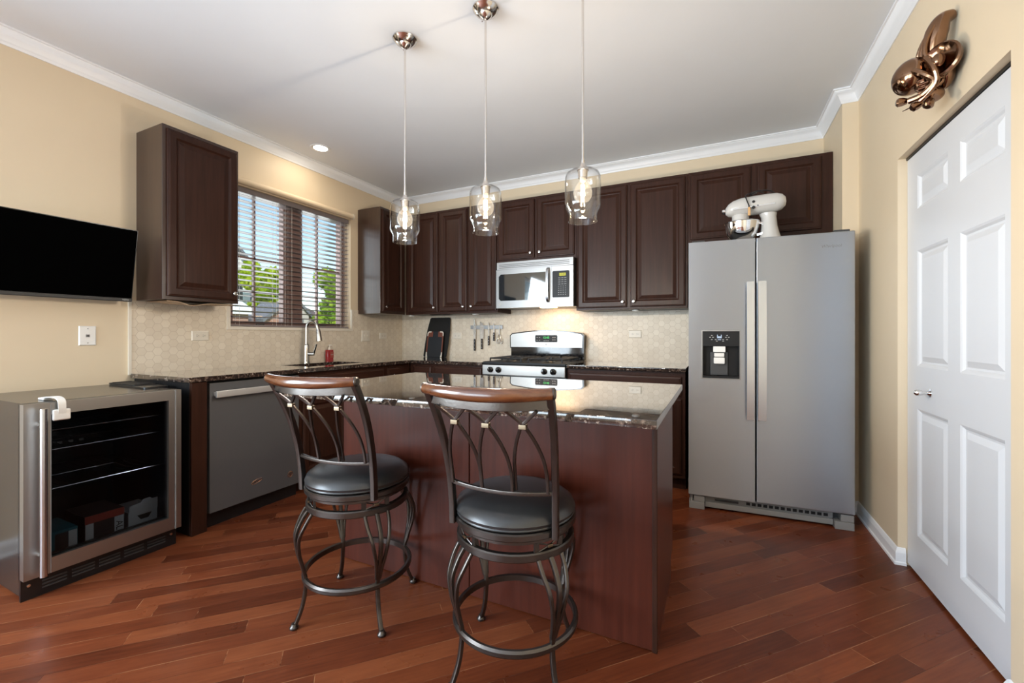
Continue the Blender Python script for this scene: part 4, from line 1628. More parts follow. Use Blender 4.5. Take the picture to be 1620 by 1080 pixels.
cxm = (rx0 + rx1) / 2 + 0.01
prism(bm, rrect(cxm - 0.115, cxm + 0.115, 1.090, 1.158, 0.008, 3), (0, -0.0984, 0), X, Z, NY, 0.0014)
ds = obj('clock_panel', bm, 'enamel', bg_o, smooth=False)
text('digits', '12:43', 0.030, 'green', ds, (cxm, -0.1002, 1.133), X, Z, 0.0003)
bm = bmesh.new()
for xx, zz in ((-0.095, 1.135), (-0.07, 1.135), (-0.095, 1.108), (-0.07, 1.108), (-0.02, 1.103), (0.0, 1.103), (0.02, 1.103), (0.07, 1.135), (0.09, 1.135), (0.07, 1.112), (0.09, 1.112)):
    box(bm, cxm + xx - 0.006, cxm + xx + 0.006, -0.1004, -0.0999, zz - 0.003, zz + 0.003)
obj('key_legends', bm, 'pgrey', ds, smooth=False)
bm = bmesh.new()
lathe(bm, [(0, 0), (0.008, 0), (0.008, 0.001), (0, 0.0012)], (cxm, -0.0983, 1.068), NY, 18)
lg = obj('logo', bm, 'grey', bg_o)
text('logo_lettering', 'GE', 0.006, 'print', lg, (cxm, -0.0998, 1.068), X, Z, 0.0002)
# grates and burners
for a, b in ((rx0 + 0.05, (rx0 + rx1) / 2 - 0.035), ((rx0 + rx1) / 2 + 0.035, rx1 - 0.05)):
    bm = bmesh.new()
    y0, y1, z = ryf + 0.065, -0.135, 0.950
    r = 0.0075
    loop = [(a, y0, z), (b, y0, z), (b, y1, z), (a, y1, z)]
    for p, q in zip(loop, loop[1:] + loop[:1]):
        tube(bm, [p, q], r, 6)
    ym = (y0 + y1) / 2
    tube(bm, [(a, ym, z), (b, ym, z)], r, 6)
    xm = (a + b) / 2
    for cyy in ((y0 + ym) / 2, (ym + y1) / 2):
        for dx, dy in ((1, 0), (-1, 0), (0, 1), (0, -1)):
            ex = (b - a) / 2 if dx else (ym - y0) / 2
            tube(bm, [(xm + dx * 0.035, cyy + dy * 0.035, z + 0.004), (xm + dx * ex, cyy + dy * ex, z)], r, 6)
    for px in (a, b):
        for py in (y0, ym, y1):
            tube(bm, [(px, py, 0.9225), (px, py, z)], r, 6)
    obj('grate', bm, 'iron', t)
    for cyy in ((y0 + ym) / 2, (ym + y1) / 2):
        bm = bmesh.new()
        lathe(bm, [(0, 0), (0.055, 0), (0.050, 0.006), (0.036, 0.010), (0.036, 0.020), (0.032, 0.024), (0, 0.025)], (xm, cyy, 0.9225), Z, 22)
        obj('burner', bm, 'graphite', t)

# ------------------------------------------------------------------ refrigerator (own frame: front at y=0, slightly turned)
FW, FD = 0.907, 0.80
t = thing('refrigerator', 'tall stainless side-by-side refrigerator with ice dispenser', 'refrigerator', (3.1816, -0.900, 0), math.radians(2.46))
bm = bmesh.new()
box(bm, 0.004, FW - 0.004, 0.075, FD, 0.03, 1.752)
obj('cabinet', bm, 'dgrey', t, local=True, smooth=False)
gap = 0.394
# freezer door with the dispenser hole
DX0, DX1, DZ0, DZ1 = 0.078, 0.310, 0.868, 1.190
bm = bmesh.new()
slab_cells(bm, 'y', [0.0, DX0, DX1, gap - 0.004], [0.095, DZ0, DZ1, 1.774], lambda i, j: not (i == 1 and j == 1), 0.0, 0.068)
ld = obj('door', bm, 'steelf', t, local=True, smooth=False)
ld['label'] = 'left freezer door with water and ice dispenser'
bm = bmesh.new()
box(bm, gap + 0.004, FW, 0.0, 0.068, 0.095, 1.774, 0.006)
rd = obj('door', bm, 'steelf', t, local=True)
bm = bmesh.new()
box(bm, 0.002, FW - 0.002, 0.069, 0.074, 0.1, 1.765)
obj('gasket', bm, 'matte', t, local=True, smooth=False)


def fridge_handle(par, x0, x1):
    bm = bmesh.new()
    n = 12
    rows = []
    for k in range(n + 1):
        s = k / n
        z = 0.622 + (1.495 - 0.622) * s
        yo = -0.040 - 0.014 * math.sin(PI * s)
        rows.append([bm.verts.new(p) for p in ((x0, yo, z), (x1, yo, z), (x1, yo + 0.016, z), (x0, yo + 0.016, z))])
    for a, b in zip(rows, rows[1:]):
        for k in range(4):
            bm.faces.new((a[k], a[(k + 1) % 4], b[(k + 1) % 4], b[k]))
    bm.faces.new(rows[0][::-1])
    bm.faces.new(rows[-1])
    for z in (0.64, 1.475):
        box(bm, x0 + 0.004, x1 - 0.004, -0.032, -0.0003, z - 0.016, z + 0.016)
    obj('handle', bm, 'handle', par, local=True)


fridge_handle(ld, 0.340, 0.382)
fridge_handle(rd, 0.402, 0.448)
text('logo', 'Whirlpool', 0.024, 'pgrey', rd, (0.790, -0.0006, 1.690), X, Z, 0.0006, local=True, shear=0.15)
# dispenser
bm = bmesh.new()
slab_cells(bm, 'y', [DX0, DX0 + 0.007, DX1 - 0.007, DX1], [DZ0, DZ0 + 0.007, DZ1 - 0.007, DZ1], lambda i, j: not (i == 1 and j == 1), -0.004, 0.010)
obj('dispenser_trim', bm, 'steel', ld, local=True, smooth=False)
bm = bmesh.new()
box(bm, DX0 + 0.0072, DX1 - 0.0072, 0.0, 0.012, 1.085, DZ1 - 0.0072)
obj('dispenser_panel', bm, 'enamel', ld, local=True, smooth=False)
bm = bmesh.new()
box(bm, DX0 + 0.0072, DX1 - 0.0072, 0.058, 0.066, DZ0 + 0.0072, 1.084)
box(bm, DX0 + 0.0072, DX0 + 0.012, 0.002, 0.058, DZ0 + 0.0072, 1.084)
box(bm, DX1 - 0.012, DX1 - 0.0072, 0.002, 0.058, DZ0 + 0.0072, 1.084)
box(bm, DX0 + 0.012, DX1 - 0.012, 0.002, 0.058, DZ0 + 0.0072, DZ0 + 0.022)
obj('dispenser_recess', bm, 'enamel', ld, local=True, smooth=False)
xc = (DX0 + DX1) / 2 - 0.008
bm = bmesh.new()
box(bm, xc - 0.052, xc + 0.052, 0.044, 0.057, 0.892, 1.045, 0.003)
obj('dispenser_lever', bm, 'dgrey', ld, local=True)
bm = bmesh.new()
box(bm, xc - 0.036, xc + 0.036, 0.004, 0.040, 1.045, 1.084, 0.003)
box(bm, xc - 0.033, xc + 0.033, 0.012, 0.042, 0.968, 1.010, 0.006)
box(bm, xc - 0.030, xc + 0.030, 0.016, 0.042, 1.014, 1.040, 0.004)
obj('dispenser_spout', bm, 'plastic', ld, local=True)
bm = bmesh.new()
for k, (xx, zz) in enumerate(((-0.055, 1.143), (-0.038, 1.143), (0.038, 1.143), (0.055, 1.143), (-0.045, 1.128), (-0.022, 1.128), (0.022, 1.128), (0.045, 1.128), (-0.015, 1.118), (0.022, 1.118), (-0.045, 1.155), (0.045, 1.155))):
    box(bm, xc + xx - 0.005, xc + xx + 0.005, -0.0009, -0.0003, zz - 0.0014, zz + 0.0014)
obj('panel_icons', bm, 'print', ld, local=True, smooth=False)
bm = bmesh.new()
for x0, x1, z0, z1 in ((-0.013, -0.010, 1.138, 1.160), (0.010, 0.013, 1.138, 1.160), (-0.010, 0.010, 1.138, 1.1405), (-0.008, -0.001, 1.142, 1.149), (0.001, 0.008, 1.142, 1.149), (-0.010, 0.010, 1.126, 1.1285)):
    box(bm, xc + x0, xc + x1, -0.0009, -0.0003, z0, z1)
obj('cup_icon', bm, 'icon', ld, local=True, smooth=False)
# toe grille and feet
bm = bmesh.new()
box(bm, 0.10, FW - 0.10, 0.045, 0.074, 0.012, 0.085)
box(bm, 0.10, FW - 0.10, 0.030, 0.044, 0.012, 0.046, 0.004)
gr = obj('toe_grille', bm, 'grey', t, local=True)
for k in range(14):
    bm = bmesh.new()
    box(bm, 0.345 + k * 0.032, 0.345 + k * 0.032 + 0.022, 0.0435, 0.0448, 0.055, 0.073)
    obj('vent_slot', bm, 'matte', gr, local=True, smooth=False)
bm = bmesh.new()
box(bm, 0.16, 0.30, 0.032, 0.0445, 0.058, 0.070, 0.003)
obj('filter_cap', bm, 'dgrey', gr, local=True)
for x0 in (0.003, FW - 0.098):
    bm = bmesh.new()
    box(bm, x0, x0 + 0.095, 0.004, 0.074, 0.0, 0.046, 0.003)
    box(bm, x0 + 0.03, x0 + 0.095, 0.010, 0.074, 0.047, 0.090, 0.003)
    lathe(bm, [(0, 0), (0.009, 0), (0.009, 0.045), (0, 0.046)], (x0 + (0.016 if x0 < 0.1 else 0.080), 0.03, 0.046), Z, 12)
    obj('foot', bm, 'grey', t, local=True)
for x0 in (0.02, FW - 0.10):
    bm = bmesh.new()
    box(bm, x0, x0 + 0.08, 0.02, 0.16, 1.7745, 1.788, 0.004)
    obj('hinge_cover', bm, 'dgrey', t, local=True)

# ------------------------------------------------------------------ stand mixer on the refrigerator
mzb, my = 1.7535, -0.640
t = thing('stand_mixer', 'white stand mixer with a steel bowl on top of the refrigerator', 'stand mixer', (3.60, my, mzb))
bm = bmesh.new()
prism(bm, rrect(3.44, 3.76, my - 0.10, my + 0.10, 0.09, 8), (0, 0, mzb), X, Y, Z, 0.035)
obj('base', bm, 'mixer', t)
bm = bmesh.new()
rows = []
for (z, xc_, rx, ry) in ((mzb + 0.034, 3.680, 0.072, 0.072), (mzb + 0.08, 3.676, 0.058, 0.056), (mzb + 0.14, 3.672, 0.048, 0.048), (mzb + 0.20, 3.668, 0.046, 0.046), (mzb + 0.225, 3.665, 0.052, 0.050)):
    rows.append([bm.verts.new((xc_ + rx * math.cos(2 * PI * k / 24), my + ry * math.sin(2 * PI * k / 24), z)) for k in range(24)])
for a, b in zip(rows, rows[1:]):
    for k in range(24):
        bm.faces.new((a[k], a[(k + 1) % 24], b[(k + 1) % 24], b[k]))
bm.faces.new(rows[0][::-1])
bm.faces.new(rows[-1])
obj('pedestal', bm, 'mixer', t)
# head: rounded body along x
bm = bmesh.new()
secs = [(3.405, 0.004, 0.268), (3.408, 0.026, 0.268), (3.425, 0.048, 0.272), (3.455, 0.062, 0.279), (3.50, 0.070, 0.285), (3.58, 0.073, 0.288), (3.66, 0.073, 0.291), (3.715, 0.070, 0.293), (3.745, 0.058, 0.294), (3.764, 0.036, 0.295), (3.770, 0.006, 0.295)]
rows = []
for (x, r, zc_) in secs:
    rows.append([bm.verts.new((x, my + r * 0.92 * math.cos(2 * PI * k / 24), mzb + zc_ + r * math.sin(2 * PI * k / 24) * (0.92 if math.sin(2 * PI * k / 24) > 0 else 0.85))) for k in range(24)])
for a, b in zip(rows, rows[1:]):
    for k in range(24):
        bm.faces.new((a[k], a[(k + 1) % 24], b[(k + 1) % 24], b[k]))
bm.faces.new(rows[0][::-1])
bm.faces.new(rows[-1])
hd = obj('head', bm, 'mixer', t)
bm = bmesh.new()
lathe(bm, [(0, 0), (0.053, 0), (0.053, 0.052), (0.045, 0.060), (0, 0.060)], (3.500, my, mzb + 0.178), Z, 24)
obj('planetary', bm, 'mixer', t)
bm = bmesh.new()
lathe(bm, [(0, 0), (0.017, 0), (0.017, 0.016), (0.013, 0.022), (0, 0.022)], (3.407, my, mzb + 0.268), NX, 16)
tube(bm, [(3.395, my - 0.012, mzb + 0.268), (3.395, my - 0.035, mzb + 0.268)], 0.008, 10)
obj('hub_cap', bm, 'chrome', t)
bm = bmesh.new()
sweep(bm, [(3.45, my - 0.0665, mzb + 0.262), (3.56, my - 0.0680, mzb + 0.268), (3.70, my - 0.0655, mzb + 0.276)], rect(0.002, 0.010), False, Z)
obj('trim_band', bm, 'chrome', hd)
bm = bmesh.new()
for (x, z, r) in ((3.575, 0.300, 0.009), (3.575, 0.262, 0.010), (3.600, 0.272, 0.004)):
    lathe(bm, [(0, 0), (r, 0), (r, 0.012), (0, 0.012)], (x, my - 0.058, mzb + z), NY, 14)
obj('switch_knobs', bm, 'black', hd)
bm = bmesh.new()
bprofile = [(0.0, 0.008), (0.045, 0.008), (0.070, 0.030), (0.092, 0.065), (0.104, 0.110), (0.107, 0.140), (0.110, 0.142), (0.108, 0.146), (0.104, 0.143), (0.101, 0.110), (0.089, 0.067), (0.067, 0.034), (0.042, 0.012), (0, 0.012)]
lathe(bm, bprofile, (3.510, my - 0.0, mzb + 0.034), Z, 32)
bowl = obj('bowl', bm, 'chrome', t)
bm = bmesh.new()
sweep(bm, spline([(3.612, my - 0.02, mzb + 0.165), (3.640, my - 0.03, mzb + 0.150), (3.642, my - 0.03, mzb + 0.10), (3.598, my - 0.02, mzb + 0.085)], 5), rect(0.016, 0.006, 0.002), False, Y)
obj('handle', bm, 'chrome', bowl)
bm = bmesh.new()
tube(bm, spline([(3.750, my + 0.03, mzb + 0.27), (3.70, my + 0.02, mzb + 0.372), (3.62, my - 0.01, mzb + 0.385), (3.56, my - 0.02, mzb + 0.372), (3.530, my - 0.050, mzb + 0.352), (3.532, my - 0.075, mzb + 0.32), (3.546, my - 0.082, mzb + 0.275), (3.548, my - 0.080, mzb + 0.26)], 6), 0.004, 8)
tube(bm, spline([(3.60, my, mzb + 0.375), (3.56, my + 0.01, mzb + 0.366), (3.57, my - 0.03, mzb + 0.368), (3.61, my - 0.03, mzb + 0.374), (3.64, my, mzb + 0.370)], 6), 0.004, 8)
obj('power_cord', bm, 'black', t)
bm = bmesh.new()
box(bm, 3.540, 3.556, my - 0.090, my - 0.074, mzb + 0.205, mzb + 0.262, 0.003)
obj('plug', bm, 'tan', t)

# ------------------------------------------------------------------ window blind
t = thing('window_blind', 'open horizontal slat blind hanging in the sink window', 'window blind', (-0.045, -1.3875, WZ0))
bm = bmesh.new()
box(bm, -0.072, -0.018, WY0 + 0.006, WY1 - 0.006, WZ1 - 0.042, WZ1 - 0.001, 0.002, 1)
obj('headrail', bm, 'slat', t, smooth=False)
NS = 25
z0s, z1s = 1.262, 2.262
for k in range(NS):
    z = z0s + (z1s - z0s) * k / (NS - 1)
    bm = bmesh.new()
    rows = []
    tilt = math.radians(6)
    for (u, c) in ((-0.025, 0.0), (-0.012, 0.0018), (0.0, 0.0024), (0.012, 0.0018), (0.025, 0.0)):
        dx, dz = u * math.cos(tilt) - c * math.sin(tilt), u * math.sin(tilt) + c * math.cos(tilt)
        rows.append([bm.verts.new((-0.045 + dx, yy, z + dz + tt)) for yy in (WY0 + 0.008, WY1 - 0.008) for tt in (0.0, 0.0028)])
    for a, b in zip(rows, rows[1:]):
        bm.faces.new((a[0], a[2], b[2], b[0]))
        bm.faces.new((a[1], b[1], b[3], a[3]))
        bm.faces.new((a[0], b[0], b[1], a[1]))
        bm.faces.new((a[2], a[3], b[3], b[2]))
    bm.faces.new((rows[0][0], rows[0][1], rows[0][3], rows[0][2]))
    bm.faces.new((rows[-1][0], rows[-1][2], rows[-1][3], rows[-1][1]))
    obj('slat', bm, 'slat', t)
bm = bmesh.new()
box(bm, -0.070, -0.020, WY0 + 0.008, WY1 - 0.008, WZ0 + 0.004, WZ0 + 0.020, 0.002, 1)
obj('bottom_rail', bm, 'slat', t, smooth=False)
for yy in (-1.90, -1.585, -1.505, -1.44, -0.90, -0.845, -0.815):
    bm = bmesh.new()
    for xx in (-0.0195, -0.0705):
        tube(bm, [(xx, yy, WZ0 + 0.012), (xx, yy, WZ1 - 0.03)], 0.0012, 5)
    obj('ladder_cord', bm, 'cord', t)

# rolled shade above the window
t = thing('roller_shade', 'cream rolled-up shade above the sink window', 'roller shade', (0.034, -1.39, 2.33))
bm = bmesh.new()
tube(bm, [(0.034, -1.975, 2.352), (0.034, -0.805, 2.352)], 0.026, 18)
obj('roll', bm, 'roller', t)
for yy in (-1.985, -0.803):
    bm = bmesh.new()
    lathe(bm, [(0, 0), (0.029, 0), (0.029, 0.008), (0.022, 0.012), (0, 0.012)], (0.034, yy, 2.352), Y, 20)
    box(bm, 0.0005, 0.034, yy + 0.001, yy + 0.006, 2.335, 2.375)
    obj('end_bracket', bm, 'plate', t)

# ------------------------------------------------------------------ pendant lights
def pendant(loc, label, fil):
    t = thing('pendant_light', label, 'pendant light', loc, 0, 'glass pendants over the island')
    bm = bmesh.new()
    lathe(bm, [(0, 0.0), (0.064, 0.0), (0.064, -0.006), (0.058, -0.012), (0.050, -0.022), (0.036, -0.030), (0.033, -0.030), (0.028, -0.040), (0.014, -0.050), (0.006, -0.055), (0, -0.055)], (0, 0, -0.0005), Z, 28)
    can = obj('canopy', bm, 'nickel', t, local=True)
    bm = bmesh.new()
    lathe(bm, [(0, 0), (0.004, 0), (0.003, 0.005), (0, 0.006)], (0.038, -0.035, -0.024), (0.5, -0.5, -0.7), 8)
    lathe(bm, [(0, 0), (0.004, 0), (0.003, 0.005), (0, 0.006)], (-0.038, 0.035, -0.024), (-0.5, 0.5, -0.7), 8)
    obj('screws', bm, 'nickel', can, local=True)
    bm = bmesh.new()
    tube(bm, [(0, 0, -0.055), (0, 0, -0.836)], 0.0055, 12)
    lathe(bm, [(0.0055, 0), (0.009, 0.0), (0.009, 0.014), (0.0055, 0.016)], (0, 0, -0.842), Z, 14)
    obj('rod', bm, 'nickel', t, local=True)
    bm = bmesh.new()
    lathe(bm, [(0, -0.838), (0.009, -0.840), (0.014, -0.852), (0.024, -0.862), (0.026, -0.872), (0.022, -0.874), (0.020, -0.905), (0.0, -0.905)], (0, 0, 0), Z, 20)
    obj('socket', bm, 'nickel', t, local=True)
    bm = bmesh.new()
    outer = [(0.028, -0.867), (0.052, -0.872), (0.070, -0.884), (0.0770, -0.902), (0.0785, -0.93), (0.0785, -1.02), (0.0775, -1.032), (0.071, -1.045), (0.0655, -1.056), (0.0635, -1.066), (0.0635, -1.096)]
    w = 0.0022
    inner = [(max(r - w, 0.001), z - (0.0018 if z > -0.89 else 0)) for r, z in outer][::-1]
    lathe(bm, outer + inner, (0, 0, 0), Z, 40, close=True)
    obj('glass_shade', bm, 'cglass', t, local=True)
    bm = bmesh.new()
    lathe(bm, [(0.013, -0.905), (0.015, -0.918), (0.024, -0.930), (0.036, -0.948), (0.0415, -0.968), (0.038, -0.990), (0.026, -1.006), (0.010, -1.013), (0, -1.014)], (0, 0, 0), Z, 28)
    bl = obj('bulb', bm, 'bulb', t, local=True)
    bm = bmesh.new()
    lathe(bm, [(0, -0.905), (0.0135, -0.905), (0.0135, -0.915), (0.011, -0.921), (0, -0.921)], (0, 0, 0), Z, 16)
    obj('bulb_cap', bm, 'plate', bl, local=True)
    bm = bmesh.new()
    for k in range(4):
        a = PI / 4 + k * PI / 2
        tube(bm, [(0.006 * math.cos(a), 0.006 * math.sin(a), -0.935), (0.009 * math.cos(a), 0.009 * math.sin(a), -0.982)], 0.0022, 6)
    obj('filament', bm, fil, bl, local=True)
    return t


for (px, lab, fil) in ((1.838, 'clear glass pendant with a cool white bulb, nearest the window', 'filw'),
                       (2.334, 'middle clear glass pendant above the island', 'fil'),
                       (2.822, 'clear glass pendant nearest the refrigerator, its canopy out of view', 'fil')):
    pendant((px, -2.172, CH), lab, fil)
    d = bpy.data.lights.new('bulb_light', 'POINT')
    d.energy = 11.0
    d.color = (1.0, 0.80, 0.58) if fil == 'fil' else (1.0, 0.95, 0.9)
    d.shadow_soft_size = 0.02
    o = bpy.data.objects.new('bulb_light', d)
    C.objects.link(o)
    o.location = (px, -2.172, CH - 1.125)

# recessed ceiling lights
def can_light(x, y, label, power):
    t = thing('recessed_light', label, 'ceiling light', (x, y, CH), 0, 'recessed ceiling lights')
    bm = bmesh.new()
    lathe(bm, [(0.058, -0.001), (0.082, -0.001), (0.082, -0.004), (0.076, -0.007), (0.060, -0.005), (0.056, -0.003)], (0, 0, 0), Z, 32, close=True)
    obj('trim_ring', bm, 'white', t, local=True)
    bm = bmesh.new()
    lathe(bm, [(0, -0.0012), (0.056, -0.0012), (0.056, -0.003), (0, -0.0045)], (0, 0, 0), Z, 28)
    obj('lens', bm, 'lens', t, local=True)
    d = bpy.data.lights.new('can_beam', 'AREA')
    d.shape = 'DISK'
    d.size = 0.11
    d.energy = power
    d.color = (1.0, 0.88, 0.70)
    o = bpy.data.objects.new('can_beam', d)
    C.objects.link(o)
    o.location = (x, y, CH - 0.012)


can_light(0.307, -1.416, 'lit round recessed light in the ceiling above the sink', 1.6)


# ------------------------------------------------------------------ bar stools
def stool_arch(bm, xb0, xb1, xc, zb, zc_, zt, yb, yt, yc):
    """two bars that rise from the lower rail, meet at the clip and part again to the upper rail"""
    for s, xb in ((1, xb0), (-1, xb1)):
        x1 = xc + s * (abs(xc - xb)) * 0.95
        lean = lambda z: yb + (yc - yb) * max(0.0, (z - zb) / (zc_ - zb)) ** 1.5
        off = lambda z: xc - s * (0.006 + (abs(xc - xb) - 0.006) * (1 - max(0.0, (z - 0.72) / (zc_ - 0.72)) ** 2.0))
        pts = [(xb, yb, zb)] + [(off(z), lean(z), z) for z in (0.72, 0.77, 0.81, 0.84, 0.866)] + [
               (xc - s * 0.006, yc, zc_), (xc + s * 0.016, yc - 0.008, zc_ + 0.022), (xc + s * 0.050, yt + 0.004, zt - 0.010)]
        sweep(bm, spline(pts, 5), rect(0.010, 0.009, 0.002), False, Y)


def make_stool(loc, rotz, label, leg_rot):
    t = thing('bar_stool', label, 'bar stool', loc, rotz, 'bar stools at the island')
    # seat cushion
    bm = bmesh.new()
    lathe(bm, [(0, 0.612), (0.08, 0.612), (0.14, 0.608), (0.180, 0.598), (0.204, 0.581), (0.212, 0.562), (0.207, 0.547), (0.19, 0.543), (0.0, 0.543)], (0, 0, 0), Z, 48)
    seat = obj('seat', bm, 'leather', t, local=True)
    bm = bmesh.new()
    tube(bm, [(0.2065 * math.cos(2 * PI * k / 48), 0.2065 * math.sin(2 * PI * k / 48), 0.549) for k in range(48)], 0.0042, 6, True)
    obj('piping', bm, 'leather', seat, local=True)
    # swivel ring under the cushion
    bm = bmesh.new()
    lathe(bm, [(0.0, 0.540), (0.208, 0.540), (0.213, 0.536), (0.213, 0.520), (0.207, 0.515), (0.0, 0.515)], (0, 0, 0), Z, 48)
    obj('swivel_ring', bm, 'gunmetal', t, local=True)
    # apron ring
    bm = bmesh.new()
    lathe(bm, [(0.188, 0.476), (0.203, 0.476), (0.207, 0.472), (0.207, 0.452), (0.203, 0.448), (0.188, 0.448)], (0, 0, 0), Z, 48, close=True)
    lathe(bm, [(0.0, 0.512), (0.198, 0.512), (0.198, 0.502), (0.0, 0.502)], (0, 0, 0), Z, 40)
    obj('apron_ring', bm, 'gunmetal', t, local=True)
    # footrest ring
    bm = bmesh.new()
    lathe(bm, [(0.205, 0.185), (0.216, 0.187), (0.222, 0.180), (0.222, 0.168), (0.216, 0.161), (0.205, 0.163)], (0, 0, 0), Z, 56, close=True)
    obj('footrest', bm, 'gunmetal', t, local=True)
    # legs
    for k in range(4):
        ang = PI / 4 + k * PI / 2 + leg_rot
        bm = bmesh.new()
        centre = spline([(0.204, 0, 0.452), (0.226, 0, 0.420), (0.247, 0, 0.365), (0.240, 0, 0.300), (0.226, 0, 0.245), (0.213, 0, 0.195), (0.212, 0, 0.150), (0.222, 0, 0.085), (0.240, 0, 0.035), (0.252, 0, 0.012)], 4)
        sweep(bm, centre, rect(0.017, 0.014, 0.004), False, (1, 0, 0.001))
        for s in (-1, 1):
            side = spline([(0.200, s * 0.046, 0.452), (0.222, s * 0.044, 0.415), (0.243, s * 0.033, 0.362), (0.240, s * 0.020, 0.300), (0.228, s * 0.011, 0.250), (0.216, s * 0.006, 0.205)], 4)
            sweep(bm, side, rect(0.013, 0.013, 0.004), False, (1, 0, 0.001))
        lg = obj('leg', bm, 'gunmetal', t, local=True, rot=(0, 0, ang))
        bm = bmesh.new()
        lathe(bm, [(0, 0), (0.014, 0), (0.017, 0.004), (0.017, 0.009), (0.012, 0.014), (0.010, 0.022), (0, 0.022)], (0.254, 0, 0.0), Z, 14)
        obj('foot_cap', bm, 'gunmetal', lg, local=True)
        bm = bmesh.new()
        for s in (-1, 1):
            a = s * 0.24
            r = 0.196
            sweep(bm, [(r * math.cos(a), r * math.sin(a), 0.474), (r * math.cos(a), r * math.sin(a), 0.504)], rect(0.018, 0.006), False, (1, 0, 0))
        for s in (-1, 1):
            tube(bm, [(0.197 * math.cos(0.20), s * 0.197 * math.sin(0.20), 0.476), (0.199, 0, 0.489), (0.197 * math.cos(0.20), -s * 0.197 * math.sin(0.20), 0.502)], 0.0028, 6)
        lt = obj('lattice', bm, 'gunmetal', t, local=True, rot=(0, 0, ang))
        bm = bmesh.new()
        box(bm, 0.197, 0.205, -0.010, 0.010, 0.484, 0.494, 0.002)
        obj('clip', bm, 'gold', lt, local=True)
    # back posts
    for s in (-1, 1):
        bm = bmesh.new()
        pts = spline([(s * 0.180, -0.128, 0.517), (s * 0.181, -0.132, 0.60), (s * 0.184, -0.146, 0.70), (s * 0.190, -0.180, 0.82), (s * 0.196, -0.226, 0.92), (s * 0.200, -0.268, 0.992)], 5)
        sweep(bm, pts, rect(0.020, 0.026, 0.004), False, Y)
        obj('back_post', bm, 'gunmetal', t, local=True)
    # rails: bowed backwards
    def bow(z, y, w, b, n=16):
        return [(-w + 2 * w * k / n, y - b * (1 - ((2 * k / n) - 1) ** 2), z - 0.006 * (1 - ((2 * k / n) - 1) ** 2)) for k in range(n + 1)]
    bm = bmesh.new()
    sweep(bm, bow(0.662, -0.140, 0.176, 0.030), rect(0.014, 0.014, 0.003), False, Z)
    obj('lower_rail', bm, 'gunmetal', t, local=True)
    bm = bmesh.new()
    sweep(bm, bow(0.957, -0.250, 0.192, 0.046), rect(0.008, 0.032, 0.002), False, Z)
    obj('upper_rail', bm, 'gunmetal', t, local=True)
    bm = bmesh.new()
    pts = bow(0.990, -0.270, 0.205, 0.048, 20)
    sc = [0.66 + 0.34 * math.sin(PI * (0.12 + 0.76 * k / 20)) for k in range(21)]
    sweep(bm, pts, [(0.019 * math.cos(2 * PI * i / 16), 0.0215 * math.sin(2 * PI * i / 16)) for i in range(16)], False, Z, sc)
    tr = obj('top_rail', bm, 'cherry', t, local=True)
    tr['label'] = 'glossy cherry wood top rail'
    for s in (-1, 1):
        bm = bmesh.new()
        lathe(bm, [(0, 0), (0.0175, 0), (0.0175, 0.016), (0.013, 0.020), (0, 0.021)], (s * 0.196, -0.267, 0.990), (s * 1.0, 0.12, 0.02), 16)
        obj('end_cap', bm, 'gunmetal', tr, local=True)
    yb = lambda x, y0, b, w: y0 - b * (1 - (x / w) ** 2)
    for xc_ in (-0.112, 0.0, 0.112):
        bm = bmesh.new()
        stool_arch(bm, xc_ - 0.052, xc_ + 0.052, xc_, 0.665, 0.886, 0.950, yb(xc_, -0.142, 0.030, 0.176), yb(xc_, -0.250, 0.046, 0.192), yb(xc_, -0.222, 0.040, 0.185))
        ar = obj('arch', bm, 'gunmetal', t, local=True)
        bm = bmesh.new()
        yy = yb(xc_, -0.222, 0.040, 0.185)
        box(bm, xc_ - 0.012, xc_ + 0.012, yy - 0.009, yy + 0.009, 0.879, 0.894, 0.002)
        obj('clip', bm, 'gold', ar, local=True)
    return t


s1 = make_stool((1.961, -2.624, 0), math.radians(5.5), 'left bar stool, in front of the dishwasher and island end', math.radians(14))
s2 = dup(s1, (2.705, -2.620, 0), math.radians(5.5), 'right bar stool, nearest the viewer, in front of the island middle')
for ch in s2.children:
    if ch.name.startswith(('leg', 'lattice')):
        ch.rotation_euler = (0, 0, ch.rotation_euler[2] - math.radians(6))

# ------------------------------------------------------------------ bronze wall sculpture above the door
def ell(bm, c, r, rot=(0, 0, 0), sub=3):
    from mathutils import Euler
    mt = Matrix.Translation(Vector(c)) @ Euler(rot).to_matrix().to_4x4() @ Matrix.Diagonal((r[0], r[1], r[2], 1))
    bmesh.ops.create_icosphere(bm, subdivisions=sub, radius=1.0, matrix=mt)


wx = XB
t = thing('wall_sculpture', 'polished bronze sculpture of folded rounded forms on the wall above the closet door', 'sculpture', (wx, -1.76, 2.05))
bm = bmesh.new()
tube(bm, spline([(wx - 0.012, -1.795, 2.385), (wx - 0.045, -1.80, 2.365), (wx - 0.060, -1.79, 2.315), (wx - 0.062, -1.775, 2.255), (wx - 0.050, -1.765, 2.20)], 6), 0.034, 16, False,
     [0.55 + 0.5 * min(1, k / 10) for k in range(25)])
obj('hood', bm, 'bronze', t)
bm = bmesh.new()
for k, (dy, r) in enumerate(((-0.028, 0.009), (-0.004, 0.010), (0.022, 0.009))):
    tube(bm, spline([(wx - 0.075, -1.80 + dy * 0.6, 2.345), (wx - 0.094, -1.785 + dy, 2.295), (wx - 0.098, -1.775 + dy * 1.3, 2.25), (wx - 0.085, -1.77 + dy * 1.6, 2.215)], 5), r, 10)
obj('folds', bm, 'bronze', t)
bm = bmesh.new()
ell(bm, (wx - 0.120, -1.755, 2.195), (0.062, 0.066, 0.070), (0, 0.3, 0))
obj('dome', bm, 'bronze', t)
bm = bmesh.new()
